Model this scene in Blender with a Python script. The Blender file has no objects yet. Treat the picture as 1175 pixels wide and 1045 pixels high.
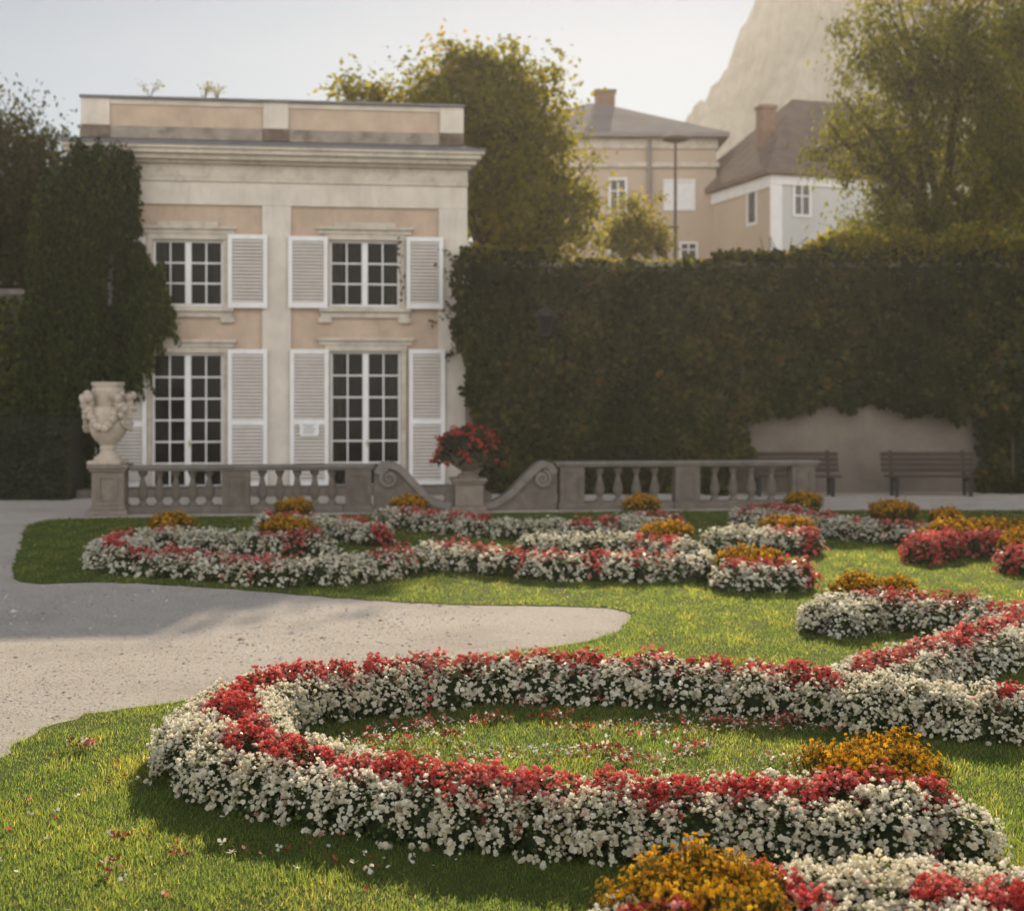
import bpy, math, random
import numpy as np
from mathutils import Vector, Matrix

# ------------------------------------------------------------------ camera, sky, sun, exposure
S = bpy.context.scene
C = S.collection
FPX, HZ, CX, CAMH = 1600.0, 460.0, 587.5, 2.1          # focal length in photo pixels, horizon row, centre column, eye height
cam_data = bpy.data.cameras.new('camera')
cam = bpy.data.objects.new('camera', cam_data); C.objects.link(cam)
cam.location = (0, 0, CAMH); cam.rotation_euler = (math.radians(90), 0, 0)
cam_data.sensor_fit = 'HORIZONTAL'; cam_data.sensor_width = 36.0
cam_data.lens = FPX * 36.0 / 1175.0
cam_data.shift_y = -(522.5 - HZ) / 1175.0
cam_data.clip_start = 0.05; cam_data.clip_end = 3000
cam_data.dof.use_dof = True
cam_data.dof.focus_distance = 7.6
cam_data.dof.aperture_fstop = 2.2
S.camera = cam

SUN_EL, SUN_AZ = math.radians(24.0), math.radians(6.0)   # azimuth measured from the view axis (+Y) towards +X
sun_dir = Vector((math.sin(SUN_AZ) * math.cos(SUN_EL), math.cos(SUN_AZ) * math.cos(SUN_EL), math.sin(SUN_EL)))
W = bpy.data.worlds.new('World'); S.world = W; W.use_nodes = True
wn, wl = W.node_tree.nodes, W.node_tree.links
wn.clear()
sky = wn.new('ShaderNodeTexSky'); sky.sky_type = 'NISHITA'; sky.sun_disc = False
sky.sun_elevation = SUN_EL; sky.sun_rotation = SUN_AZ
sky.air_density = 1.0; sky.dust_density = 0.08; sky.ozone_density = 1.0
bg = wn.new('ShaderNodeBackground'); bg.inputs['Strength'].default_value = 0.050
wo = wn.new('ShaderNodeOutputWorld')
# invented bright cloud bank behind the camera, added as fill light for the facade
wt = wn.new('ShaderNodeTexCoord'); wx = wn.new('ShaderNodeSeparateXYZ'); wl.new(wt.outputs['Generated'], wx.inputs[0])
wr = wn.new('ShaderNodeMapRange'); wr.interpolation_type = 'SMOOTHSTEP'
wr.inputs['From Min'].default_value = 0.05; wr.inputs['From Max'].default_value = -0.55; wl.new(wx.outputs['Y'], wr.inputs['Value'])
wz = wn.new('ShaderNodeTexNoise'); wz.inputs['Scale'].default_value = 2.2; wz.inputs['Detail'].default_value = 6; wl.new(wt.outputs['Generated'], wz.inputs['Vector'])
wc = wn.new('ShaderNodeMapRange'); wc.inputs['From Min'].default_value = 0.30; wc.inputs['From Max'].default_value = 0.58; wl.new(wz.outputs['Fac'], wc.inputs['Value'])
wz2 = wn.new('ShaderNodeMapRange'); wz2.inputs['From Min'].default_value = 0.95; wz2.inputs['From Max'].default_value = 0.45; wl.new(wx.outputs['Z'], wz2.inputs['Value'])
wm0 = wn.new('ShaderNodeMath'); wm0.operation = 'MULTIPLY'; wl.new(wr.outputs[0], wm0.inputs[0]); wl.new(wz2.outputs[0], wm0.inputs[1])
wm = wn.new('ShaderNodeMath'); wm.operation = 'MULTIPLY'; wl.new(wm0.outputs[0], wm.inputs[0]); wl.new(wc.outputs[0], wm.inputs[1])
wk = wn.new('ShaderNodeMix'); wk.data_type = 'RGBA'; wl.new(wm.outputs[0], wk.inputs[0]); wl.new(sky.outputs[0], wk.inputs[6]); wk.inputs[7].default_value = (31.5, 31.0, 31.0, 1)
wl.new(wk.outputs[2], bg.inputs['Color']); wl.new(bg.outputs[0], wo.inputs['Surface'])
sl = bpy.data.lights.new('sun', 'SUN'); sl.energy = 5.0; sl.angle = math.radians(0.5); sl.color = (1.0, 0.84, 0.62)
sun = bpy.data.objects.new('sun', sl); C.objects.link(sun)
sun.rotation_euler = sun_dir.to_track_quat('Z', 'Y').to_euler(); sun.location = (20, 60, 60)
S.view_settings.view_transform = 'Standard'; S.view_settings.look = 'None'
S.view_settings.gamma = 1.0; S.view_settings.exposure = 0.38; S.view_settings.use_curve_mapping = False
S.render.engine = 'CYCLES'
S.cycles.use_denoising = True
S.cycles.max_bounces = 8; S.cycles.transparent_max_bounces = 8
S.cycles.volume_bounces = 1
S.cycles.sample_clamp_indirect = 6.0
S.cycles.use_adaptive_sampling = True

rng = np.random.default_rng(11)
random.seed(5)

# ------------------------------------------------------------------ helpers: pixels of the photograph to places on the ground
def ground(px, py, h=0.0):
    d = FPX * (CAMH - h) / (py - HZ)
    return np.array([(px - CX) * d / FPX, d])
def at(px, py, d):
    return np.array([(px - CX) * d / FPX, d, CAMH + (HZ - py) * d / FPX])
class Frame:
    """a vertical plane through (x, y) turned by angle about Z; u runs along it, z up"""
    def __init__(s, x, y, ang): s.x, s.y, s.a = x, y, ang
    def uz(s, px, py, v=0.0):
        ox, oy = s.x + v * math.sin(s.a), s.y - v * math.cos(s.a)
        k = (px - CX) / FPX; t = math.tan(s.a)
        Y = (oy - t * ox) / (1 - t * k); X = k * Y
        return ((X - ox) * math.cos(s.a) + (Y - oy) * math.sin(s.a), CAMH + (HZ - py) * Y / FPX)
    def world(s, u, v, z):
        return np.array([s.x + u * math.cos(s.a) + v * math.sin(s.a), s.y + u * math.sin(s.a) - v * math.cos(s.a), z])

# ------------------------------------------------------------------ helpers: materials
def new_mat(name):
    m = bpy.data.materials.new(name); m.use_nodes = True
    nt = m.node_tree; nt.nodes.clear()
    out = nt.nodes.new('ShaderNodeOutputMaterial')
    return m, nt, out
def principled(nt, rough=0.8, spec=0.3):
    b = nt.nodes.new('ShaderNodeBsdfPrincipled')
    b.inputs['Roughness'].default_value = rough; b.inputs['Specular IOR Level'].default_value = spec
    return b
def ramp(nt, stops, fac):
    r = nt.nodes.new('ShaderNodeValToRGB'); e = r.color_ramp.elements
    while len(e) < len(stops): e.new(0.5)
    for i, (p, c) in enumerate(stops):
        e[i].position = p; e[i].color = (*c, 1)
    nt.links.new(fac, r.inputs['Fac']); return r.outputs['Color']
def noise(nt, scale, detail=4.0, rough=0.6, vec=None, dist=0.0):
    n = nt.nodes.new('ShaderNodeTexNoise'); n.inputs['Scale'].default_value = scale
    n.inputs['Detail'].default_value = detail; n.inputs['Roughness'].default_value = rough; n.inputs['Distortion'].default_value = dist
    if vec is not None: nt.links.new(vec, n.inputs['Vector'])
    return n.outputs['Fac']
def coords(nt, kind='Object', scale=None):
    t = nt.nodes.new('ShaderNodeTexCoord'); o = t.outputs[kind]
    if scale:
        m = nt.nodes.new('ShaderNodeMapping'); m.inputs['Scale'].default_value = scale
        nt.links.new(o, m.inputs['Vector']); o = m.outputs['Vector']
    return o
def mix(nt, fac, a, b, mode='MIX'):
    m = nt.nodes.new('ShaderNodeMix'); m.data_type = 'RGBA'; m.blend_type = mode
    for sock, v in ((m.inputs[0], fac), (m.inputs[6], a), (m.inputs[7], b)):
        if isinstance(v, (int, float)): sock.default_value = v
        elif isinstance(v, tuple): sock.default_value = (*v, 1)
        else: nt.links.new(v, sock)
    return m.outputs[2]
def bump(nt, b, height, strength=0.3, dist=0.02):
    n = nt.nodes.new('ShaderNodeBump'); n.inputs['Strength'].default_value = strength; n.inputs['Distance'].default_value = dist
    nt.links.new(height, n.inputs['Height']); nt.links.new(n.outputs[0], b.inputs['Normal'])
def mat_solid(name, col, rough=0.8, var=0.25, scale=3.0, fine=40.0, bmp=0.2, stain=None, stain_scale=1.2, stain_amt=0.35, spec=0.15, metallic=0.0, streak=False):
    """a painted, stone or wooden surface: mottled base colour, fine grain, weather stains"""
    m, nt, out = new_mat(name); b = principled(nt, rough, spec); b.inputs['Metallic'].default_value = metallic
    o = coords(nt)
    lo = tuple(c * (1 - var) for c in col); hi = tuple(min(1, c * (1 + var * 0.6)) for c in col)
    c1 = ramp(nt, [(0.3, lo), (0.7, hi)], noise(nt, scale, 6, 0.65, o))
    if stain:
        so = coords(nt, 'Object', (1, 1, 0.18)) if streak else o
        f = nt.nodes.new('ShaderNodeMapRange'); f.inputs['From Min'].default_value = 0.5; f.inputs['From Max'].default_value = 0.75
        f.inputs['To Max'].default_value = stain_amt
        nt.links.new(noise(nt, stain_scale, 8, 0.7, so, 0.4), f.inputs['Value'])
        c1 = mix(nt, f.outputs[0], c1, stain)
    nt.links.new(c1, b.inputs['Base Color'])
    bump(nt, b, noise(nt, fine, 5, 0.7, o), bmp, 0.01)
    nt.links.new(b.outputs[0], out.inputs['Surface']); return m
def mat_leaf(name, stops, trans=0.4, rough=0.5, spec=0.25, tint=None):
    """leaves, petals and blades: each takes its own shade from the face attribute rnd; light passes through"""
    m, nt, out = new_mat(name); b = principled(nt, rough, spec)
    a = nt.nodes.new('ShaderNodeAttribute'); a.attribute_name = 'rnd'
    c = ramp(nt, stops, a.outputs['Fac'])
    nt.links.new(c, b.inputs['Base Color'])
    t = nt.nodes.new('ShaderNodeBsdfTranslucent')
    if tint: c = mix(nt, 1.0, c, tint, 'MULTIPLY')
    nt.links.new(c, t.inputs['Color'])
    x = nt.nodes.new('ShaderNodeMixShader'); x.inputs[0].default_value = trans
    nt.links.new(b.outputs[0], x.inputs[1]); nt.links.new(t.outputs[0], x.inputs[2])
    nt.links.new(x.outputs[0], out.inputs['Surface']); return m

# ------------------------------------------------------------------ helpers: meshes and objects
class MB:
    """collects shapes for ONE mesh"""
    def __init__(s): s.v, s.f, s.m = [], [], []
    def add(s, vs, fs, m=0):
        n = len(s.v); s.v += [tuple(map(float, p)) for p in vs]
        s.f += [tuple(n + i for i in f) for f in fs]; s.m += [m] * len(fs); return s
    def box(s, x0, x1, y0, y1, z0, z1, m=0, top=None):
        t = top or 0.0
        v = [(x0, y0, z0), (x1, y0, z0), (x1, y1, z0), (x0, y1, z0), (x0 + t, y0 + t, z1), (x1 - t, y0 + t, z1), (x1 - t, y1 - t, z1), (x0 + t, y1 - t, z1)]
        return s.add(v, [(0, 3, 2, 1), (4, 5, 6, 7), (0, 1, 5, 4), (1, 2, 6, 5), (2, 3, 7, 6), (3, 0, 4, 7)], m)
    def lathe(s, prof, c=(0, 0, 0), n=20, m=0, lobes=0, depth=0.0):
        vs, fs = [], []
        for r, z in prof:
            for k in range(n):
                a = 2 * math.pi * k / n; rr = r * (1 + depth * math.cos(lobes * a)) if lobes else r
                vs.append((c[0] + rr * math.cos(a), c[1] + rr * math.sin(a), c[2] + z))
        for i in range(len(prof) - 1):
            for k in range(n):
                fs.append((i * n + k, i * n + (k + 1) % n, (i + 1) * n + (k + 1) % n, (i + 1) * n + k))
        fs.append(tuple(range(n - 1, -1, -1))); fs.append(tuple(range((len(prof) - 1) * n, len(prof) * n)))
        return s.add(vs, fs, m)
    def prism(s, poly, y0, y1, m=0):
        """outline in x/z pushed from y0 to y1"""
        n = len(poly)
        v = [(p[0], y0, p[1]) for p in poly] + [(p[0], y1, p[1]) for p in poly]
        f = [tuple(range(n)), tuple(range(2 * n - 1, n - 1, -1))] + [(i, i + n, (i + 1) % n + n, (i + 1) % n) for i in range(n)]
        return s.add(v, f, m)
    def tube(s, pts, rad, n=7, m=0):
        pts = [Vector(p) for p in pts]
        if not hasattr(rad, '__len__'): rad = [rad] * len(pts)
        vs, fs = [], []
        for i, p in enumerate(pts):
            t = (pts[min(i + 1, len(pts) - 1)] - pts[max(i - 1, 0)]).normalized()
            a = t.cross(Vector((0.31, 0.87, 0.17))).normalized(); b = t.cross(a)
            for k in range(n):
                g = 2 * math.pi * k / n; vs.append(p + rad[i] * (math.cos(g) * a + math.sin(g) * b))
        for i in range(len(pts) - 1):
            for k in range(n):
                fs.append((i * n + k, i * n + (k + 1) % n, (i + 1) * n + (k + 1) % n, (i + 1) * n + k))
        fs.append(tuple(range(n - 1, -1, -1))); fs.append(tuple(range((len(pts) - 1) * n, len(pts) * n)))
        return s.add(vs, fs, m)
def link(name, me, parent=None):
    o = bpy.data.objects.new(name, me); C.objects.link(o)
    if parent is not None: o.parent = parent
    return o
def build(name, mb, mats, parent=None, smooth=False, bevel=0.0, off=None):
    me = bpy.data.meshes.new(name)
    vs = mb.v
    if off is not None: vs = [(x - off[0], y - off[1], z - off[2]) for x, y, z in vs]
    me.from_pydata(vs, [], mb.f); me.update()
    for m in (mats if isinstance(mats, (list, tuple)) else [mats]): me.materials.append(m)
    me.polygons.foreach_set('material_index', mb.m)
    if smooth:
        me.polygons.foreach_set('use_smooth', [True] * len(me.polygons)); me.set_sharp_from_angle(angle=math.radians(38))
    o = link(name, me, parent)
    if bevel:
        b = o.modifiers.new('bevel', 'BEVEL'); b.width = bevel; b.segments = 2; b.limit_method = 'ANGLE'; b.angle_limit = math.radians(40)
    return o
def big(name, Q, mats, mi=None, rnd=None, parent=None, off=None, smooth=False):
    """a mesh of many loose quads, Q is (n, 4, 3)"""
    Q = np.asarray(Q, dtype=np.float32)
    if off is not None: Q = Q - np.asarray(off, dtype=np.float32)
    n = len(Q); me = bpy.data.meshes.new(name)
    me.vertices.add(n * 4); me.vertices.foreach_set('co', Q.reshape(-1))
    me.loops.add(n * 4); me.loops.foreach_set('vertex_index', np.arange(n * 4, dtype=np.int32))
    me.polygons.add(n); me.polygons.foreach_set('loop_start', np.arange(0, n * 4, 4, dtype=np.int32))
    for m in (mats if isinstance(mats, (list, tuple)) else [mats]): me.materials.append(m)
    if mi is not None: me.polygons.foreach_set('material_index', np.asarray(mi, dtype=np.int32))
    a = me.attributes.new('rnd', 'FLOAT', 'FACE')
    a.data.foreach_set('value', np.asarray(rnd if rnd is not None else rng.random(n), dtype=np.float32))
    me.update(calc_edges=True)
    return link(name, me, parent)
def unit(v): return v / np.maximum(np.linalg.norm(v, axis=-1, keepdims=True), 1e-9)
def scatter(T, P, N, sc, spin=None, up=None):
    """copies of the template quads T (k,4,3; +Z its normal, +Y its tip) at points P facing N"""
    n = len(P); N = unit(N)
    ref = np.tile(np.array([[0.0, 0.0, 1.0]]), (n, 1)) if up is None else up
    ref = ref + 1e-3 * rng.normal(size=(n, 3))
    t = unit(np.cross(ref, N)); b = np.cross(N, t)
    if spin is None: spin = rng.uniform(0, 2 * np.pi, n)
    cs, sn = np.cos(spin)[:, None], np.sin(spin)[:, None]
    x, y = t * cs + b * sn, b * cs - t * sn
    sc = np.broadcast_to(np.asarray(sc, float), (n,))[:, None, None, None]
    out = (T[None, ..., 0:1] * x[:, None, None, :] + T[None, ..., 1:2] * y[:, None, None, :] + T[None, ..., 2:3] * N[:, None, None, :]) * sc
    return (out + P[:, None, None, :]).reshape(-1, 4, 3)
def kite(w=0.5, bend=0.0, mid=0.42):
    return np.array([[[0, 0, 0], [w / 2, mid, bend], [0, 1, -bend], [-w / 2, mid, bend]]], float)
def bloom(n, cup=0.35, w=0.55, inner=0):
    q = []
    for k in range(n):
        a = 2 * math.pi * k / n
        q.append([[0, 0, 0], [math.cos(a - w) * .8, math.sin(a - w) * .8, cup * .7], [math.cos(a), math.sin(a), cup], [math.cos(a + w) * .8, math.sin(a + w) * .8, cup * .7]])
    for k in range(inner):
        a = 2 * math.pi * (k + .5) / inner
        q.append([[0, 0, .1], [math.cos(a - .7) * .5, math.sin(a - .7) * .5, cup + .25], [math.cos(a) * .45, math.sin(a) * .45, cup + .55], [math.cos(a + .7) * .5, math.sin(a + .7) * .5, cup + .25]])
    return np.array(q, float)
def tag(o, label=None, cat=None, group=None, kind=None):
    if label: o['label'] = label
    if cat: o['category'] = cat
    if group: o['group'] = group
    if kind: o['kind'] = kind
    return o
def thing(name, label, cat, loc=(0, 0, 0), rz=0.0, group=None):
    o = bpy.data.objects.new(name, None); C.objects.link(o)
    o.location = tuple(map(float, loc)); o.rotation_euler = (0, 0, rz); o.empty_display_size = 0.3
    return tag(o, label, cat, group)
def copy_tree(o, parent=None):
    c = o.copy(); C.objects.link(c); c.parent = parent
    for ch in list(o.children): copy_tree(ch, c)
    return c
def smooth_path(pts, step=0.05):
    """Catmull-Rom through rows of numbers, resampled evenly on the first two"""
    P = np.asarray(pts, float); P = np.vstack([2 * P[0] - P[1], P, 2 * P[-1] - P[-2]])
    out = []
    for i in range(1, len(P) - 2):
        t = np.linspace(0, 1, 24, endpoint=False)[:, None]
        a, b, c, d = P[i - 1], P[i], P[i + 1], P[i + 2]
        out.append(0.5 * ((2 * b) + (c - a) * t + (2 * a - 5 * b + 4 * c - d) * t ** 2 + (3 * b - a - 3 * c + d) * t ** 3))
    out = np.vstack(out + [P[-2][None]])
    L = np.concatenate([[0], np.cumsum(np.linalg.norm(np.diff(out[:, :2], axis=0), axis=1))])
    s = np.linspace(0, L[-1], max(2, int(L[-1] / step) + 1))
    return np.stack([np.interp(s, L, out[:, k]) for k in range(out.shape[1])], 1)
def vnoise(P, f, seed=0):
    """cheap smooth noise in -1..1 for points P (n,3)"""
    r = np.random.default_rng(seed); o = np.zeros(len(P))
    for k in range(5):
        w = r.normal(size=3) * f; o += np.sin(P @ w + r.uniform(0, 6.28))
    return o / 3.0
def in_poly(P, poly):
    x, y = P[:, 0], P[:, 1]; c = np.zeros(len(P), bool); n = len(poly)
    for i in range(n):
        x0, y0 = poly[i]; x1, y1 = poly[(i + 1) % n]
        k = ((y0 > y) != (y1 > y)) & (x < (x1 - x0) * (y - y0) / (y1 - y0 + 1e-12) + x0); c ^= k
    return c

# ------------------------------------------------------------------ materials
M = {}
M['cream'] = mat_solid('cream_stucco', (0.66, 0.60, 0.51), 0.9, 0.16, 1.4, 60, 0.25, (0.36, 0.31, 0.25), 1.3, 0.6, streak=True)
M['tan'] = mat_solid('tan_stucco', (0.53, 0.41, 0.305), 0.9, 0.2, 1.8, 60, 0.25, (0.36, 0.27, 0.20), 1.5, 0.6, streak=True)
M['moulding'] = mat_solid('moulding_plaster', (0.58, 0.52, 0.43), 0.85, 0.2, 2.5, 50, 0.2, (0.24, 0.20, 0.165), 2.2, 0.75)
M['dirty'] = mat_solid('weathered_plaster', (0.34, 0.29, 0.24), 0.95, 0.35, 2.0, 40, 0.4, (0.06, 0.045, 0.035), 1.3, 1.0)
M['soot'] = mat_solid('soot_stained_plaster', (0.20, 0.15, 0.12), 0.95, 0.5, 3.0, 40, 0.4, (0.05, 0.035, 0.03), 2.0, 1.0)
M['lead'] = mat_solid('lead_flashing', (0.20, 0.20, 0.21), 0.55, 0.25, 2.0, 20, 0.1, (0.12, 0.10, 0.10), 1.5, 0.6)
M['white'] = mat_solid('white_paint', (0.80, 0.79, 0.77), 0.55, 0.07, 4.0, 50, 0.1, (0.52, 0.49, 0.44), 2.2, 0.35, streak=True)
M['slat'] = mat_solid('louver_paint', (0.60, 0.56, 0.51), 0.6, 0.10, 4.0, 50, 0.1, (0.46, 0.42, 0.36), 2.0, 0.4)
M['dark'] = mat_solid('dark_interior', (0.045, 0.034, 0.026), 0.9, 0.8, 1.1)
M['curtain'] = mat_solid('reflection_cloth', (0.22, 0.17, 0.12), 0.95, 0.3, 6.0)
M['stone'] = mat_solid('garden_stone', (0.165, 0.142, 0.118), 0.95, 0.3, 4.0, 30, 0.5, (0.10, 0.09, 0.075), 2.4, 0.7)
M['stone_top'] = mat_solid('rail_stone', (0.21, 0.19, 0.165), 0.9, 0.3, 4.0, 30, 0.5, (0.13, 0.12, 0.10), 2.4, 0.7)
M['stone_pale'] = mat_solid('pale_sandstone', (0.55, 0.47, 0.38), 0.95, 0.22, 6.0, 30, 0.5, (0.24, 0.19, 0.15), 4.0, 0.6)
M['stone_warm'] = mat_solid('warm_sandstone', (0.24, 0.20, 0.165), 0.95, 0.25, 5.0, 30, 0.5, (0.16, 0.13, 0.11), 3.0, 0.6)
M['plaster'] = mat_solid('old_wall_plaster', (0.19, 0.162, 0.132), 0.95, 0.25, 1.2, 30, 0.4, (0.16, 0.13, 0.10), 0.8, 0.6, streak=True)
M['wood'] = mat_solid('grey_bench_wood', (0.055, 0.043, 0.034), 0.8, 0.3, 8.0, 40, 0.3)
M['iron'] = mat_solid('black_iron', (0.03, 0.03, 0.03), 0.55, 0.2)
M['lamp_iron'] = mat_solid('hazed_lamp_iron', (0.21, 0.165, 0.135), 0.9, 0.2, spec=0.05)  # iron colour lightened to imitate haze in front of the lamp
M['brass'] = mat_solid('brass_handle', (0.45, 0.33, 0.13), 0.35, 0.2, metallic=0.9)
M['house_tan'] = mat_solid('house_render_tan', (0.52, 0.42, 0.32), 0.9, 0.1, 0.5, 30, 0.1)
M['house_blue'] = mat_solid('house_render_pale', (0.55, 0.55, 0.52), 0.9, 0.1, 0.5, 30, 0.1)
M['roof_grey'] = mat_solid('roof_sheet', (0.27, 0.235, 0.22), 0.95, 0.2, 0.6, 12, 0.2, spec=0.05)
M['roof_brown'] = mat_solid('roof_tiles', (0.19, 0.145, 0.12), 0.95, 0.25, 1.5, 12, 0.4, spec=0.05)
M['brick'] = mat_solid('chimney_brick', (0.26, 0.17, 0.12), 0.9, 0.25)
M['bark'] = mat_solid('bark', (0.085, 0.060, 0.042), 0.95, 0.35, 5.0, 25, 0.6)
def mat_glass():
    m, nt, out = new_mat('window_glass'); b = principled(nt, 0.08, 0.14)
    b.inputs['Base Color'].default_value = (0.012, 0.012, 0.011, 1)
    t = nt.nodes.new('ShaderNodeBsdfTransparent'); t.inputs[0].default_value = (0.85, 0.85, 0.83, 1)
    x = nt.nodes.new('ShaderNodeMixShader'); x.inputs[0].default_value = 0.35
    n = noise(nt, 1.5, 3, 0.5, coords(nt)); bump(nt, b, n, 0.05, 0.05)
    nt.links.new(b.outputs[0], x.inputs[1]); nt.links.new(t.outputs[0], x.inputs[2]); nt.links.new(x.outputs[0], out.inputs['Surface']); return m
M['glass'] = mat_glass()
def mat_gravel():
    m, nt, out = new_mat('gravel'); b = principled(nt, 0.95, 0.15); o = coords(nt)
    base = ramp(nt, [(0.25, (0.53, 0.475, 0.42)), (0.5, (0.70, 0.635, 0.56)), (0.78, (0.78, 0.715, 0.64))], noise(nt, 0.7, 8, 0.7, o))
    gr = ramp(nt, [(0.36, (0.42, 0.38, 0.34)), (0.5, (1, 1, 1)), (0.66, (1.0, 0.98, 0.94))], noise(nt, 34, 5, 0.85, o))
    c = mix(nt, 0.75, base, gr, 'MULTIPLY')
    pit = ramp(nt, [(0.56, (0, 0, 0)), (0.66, (1, 1, 1))], noise(nt, 11, 7, 0.85, coords(nt, 'Object', (0.6, 1.0, 1.0))))
    c = mix(nt, 0.35, c, mix(nt, pit, c, (0.22, 0.18, 0.14)))
    nt.links.new(c, b.inputs['Base Color'])
    h = nt.nodes.new('ShaderNodeMath'); h.operation = 'ADD'
    nt.links.new(noise(nt, 38, 5, 0.85, o), h.inputs[0]); nt.links.new(noise(nt, 9, 5, 0.8, o), h.inputs[1])
    bump(nt, b, h.outputs[0], 0.9, 0.035)
    nt.links.new(b.outputs[0], out.inputs['Surface']); return m
M['gravel'] = mat_gravel()
def mat_lawn():
    m, nt, out = new_mat('lawn_soil_and_turf'); b = principled(nt, 0.95, 0.1); o = coords(nt)
    c = ramp(nt, [(0.3, (0.05, 0.07, 0.016)), (0.55, (0.08, 0.10, 0.024)), (0.8, (0.14, 0.13, 0.045))], noise(nt, 2.2, 8, 0.7, o))
    nt.links.new(c, b.inputs['Base Color']); bump(nt, b, noise(nt, 40, 4, 0.7, o), 0.8, 0.03)
    nt.links.new(b.outputs[0], out.inputs['Surface']); return m
M['lawn'] = mat_lawn()
def mat_blade():
    m, nt, out = new_mat('grass_blades'); b = principled(nt, 0.5, 0.25)
    a = nt.nodes.new('ShaderNodeAttribute'); a.attribute_name = 'rnd'
    c = ramp(nt, [(0.0, (0.036, 0.072, 0.016)), (0.5, (0.074, 0.112, 0.030)), (0.85, (0.15, 0.16, 0.052)), (1.0, (0.32, 0.28, 0.12))], a.outputs['Fac'])
    big_ = ramp(nt, [(0.30, (0.62, 0.76, 0.66)), (0.5, (1.0, 1.0, 1.0)), (0.70, (1.30, 1.10, 1.0))], noise(nt, 1.7, 6, 0.7, coords(nt)))
    c = mix(nt, 1.0, c, big_, 'MULTIPLY')
    nt.links.new(c, b.inputs['Base Color'])
    t = nt.nodes.new('ShaderNodeBsdfTranslucent'); nt.links.new(mix(nt, 1.0, c, (5.2, 4.7, 2.9), 'MULTIPLY'), t.inputs['Color'])
    x = nt.nodes.new('ShaderNodeMixShader'); x.inputs[0].default_value = 0.62
    nt.links.new(b.outputs[0], x.inputs[1]); nt.links.new(t.outputs[0], x.inputs[2]); nt.links.new(x.outputs[0], out.inputs['Surface']); return m
M['blade'] = mat_blade()
M['petal_white'] = mat_leaf('white_petals', [(0.0, (0.74, 0.68, 0.48)), (0.5, (0.86, 0.82, 0.68)), (0.90, (0.90, 0.87, 0.77)), (0.95, (0.80, 0.55, 0.46)), (1.0, (0.42, 0.28, 0.14))], 0.46, 0.8, 0.03)
M['petal_red'] = mat_leaf('red_petals', [(0.0, (0.40, 0.03, 0.035)), (0.40, (0.62, 0.085, 0.075)), (0.80, (0.76, 0.24, 0.20)), (1.0, (0.84, 0.50, 0.44))], 0.48, 0.8, 0.03)
M['petal_yellow'] = mat_leaf('yellow_petals', [(0.0, (0.50, 0.17, 0.010)), (0.3, (0.70, 0.32, 0.016)), (0.7, (0.80, 0.44, 0.026)), (1.0, (0.86, 0.56, 0.06))], 0.52, 0.8, 0.03)
M['begonia_leaf'] = mat_leaf('begonia_leaves', [(0.0, (0.028, 0.045, 0.014)), (0.6, (0.065, 0.092, 0.024)), (1.0, (0.13, 0.16, 0.04))], 0.4, 0.5, 0.15)
M['bronze_leaf'] = mat_leaf('bronze_begonia_leaves', [(0.0, (0.055, 0.028, 0.014)), (0.6, (0.09, 0.045, 0.02)), (1.0, (0.10, 0.10, 0.03))], 0.3, 0.4, 0.4)
M['marigold_leaf'] = mat_leaf('marigold_leaves', [(0.0, (0.05, 0.055, 0.012)), (1.0, (0.17, 0.14, 0.028))], 0.45, 0.7, 0.05)
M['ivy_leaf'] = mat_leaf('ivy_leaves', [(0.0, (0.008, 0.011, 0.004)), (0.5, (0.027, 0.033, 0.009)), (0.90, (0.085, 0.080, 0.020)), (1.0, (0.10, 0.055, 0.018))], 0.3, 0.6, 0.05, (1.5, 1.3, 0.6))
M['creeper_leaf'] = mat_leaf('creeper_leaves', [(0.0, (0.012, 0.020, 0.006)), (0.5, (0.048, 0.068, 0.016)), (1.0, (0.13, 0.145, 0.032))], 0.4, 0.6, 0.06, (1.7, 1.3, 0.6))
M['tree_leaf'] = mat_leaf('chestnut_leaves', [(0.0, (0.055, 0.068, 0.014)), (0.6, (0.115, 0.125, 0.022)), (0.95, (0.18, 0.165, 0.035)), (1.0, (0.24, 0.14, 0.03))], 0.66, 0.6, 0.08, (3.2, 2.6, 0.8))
M['willow_leaf'] = mat_leaf('narrow_tree_leaves', [(0.0, (0.05, 0.066, 0.013)), (0.6, (0.10, 0.115, 0.022)), (1.0, (0.18, 0.175, 0.035))], 0.62, 0.6, 0.08, (2.6, 2.2, 0.65))
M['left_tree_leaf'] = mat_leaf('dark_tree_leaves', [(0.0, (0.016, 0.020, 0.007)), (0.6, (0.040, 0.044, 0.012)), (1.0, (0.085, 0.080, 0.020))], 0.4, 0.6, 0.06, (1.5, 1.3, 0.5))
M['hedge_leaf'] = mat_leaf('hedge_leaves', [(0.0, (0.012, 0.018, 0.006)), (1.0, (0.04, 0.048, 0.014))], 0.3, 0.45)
M['hill'] = mat_solid('wooded_rock', (0.24, 0.225, 0.19), 0.95, 0.4, 0.12, 0.6, 0.4, (0.38, 0.35, 0.31), 0.05, 0.9)

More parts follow.
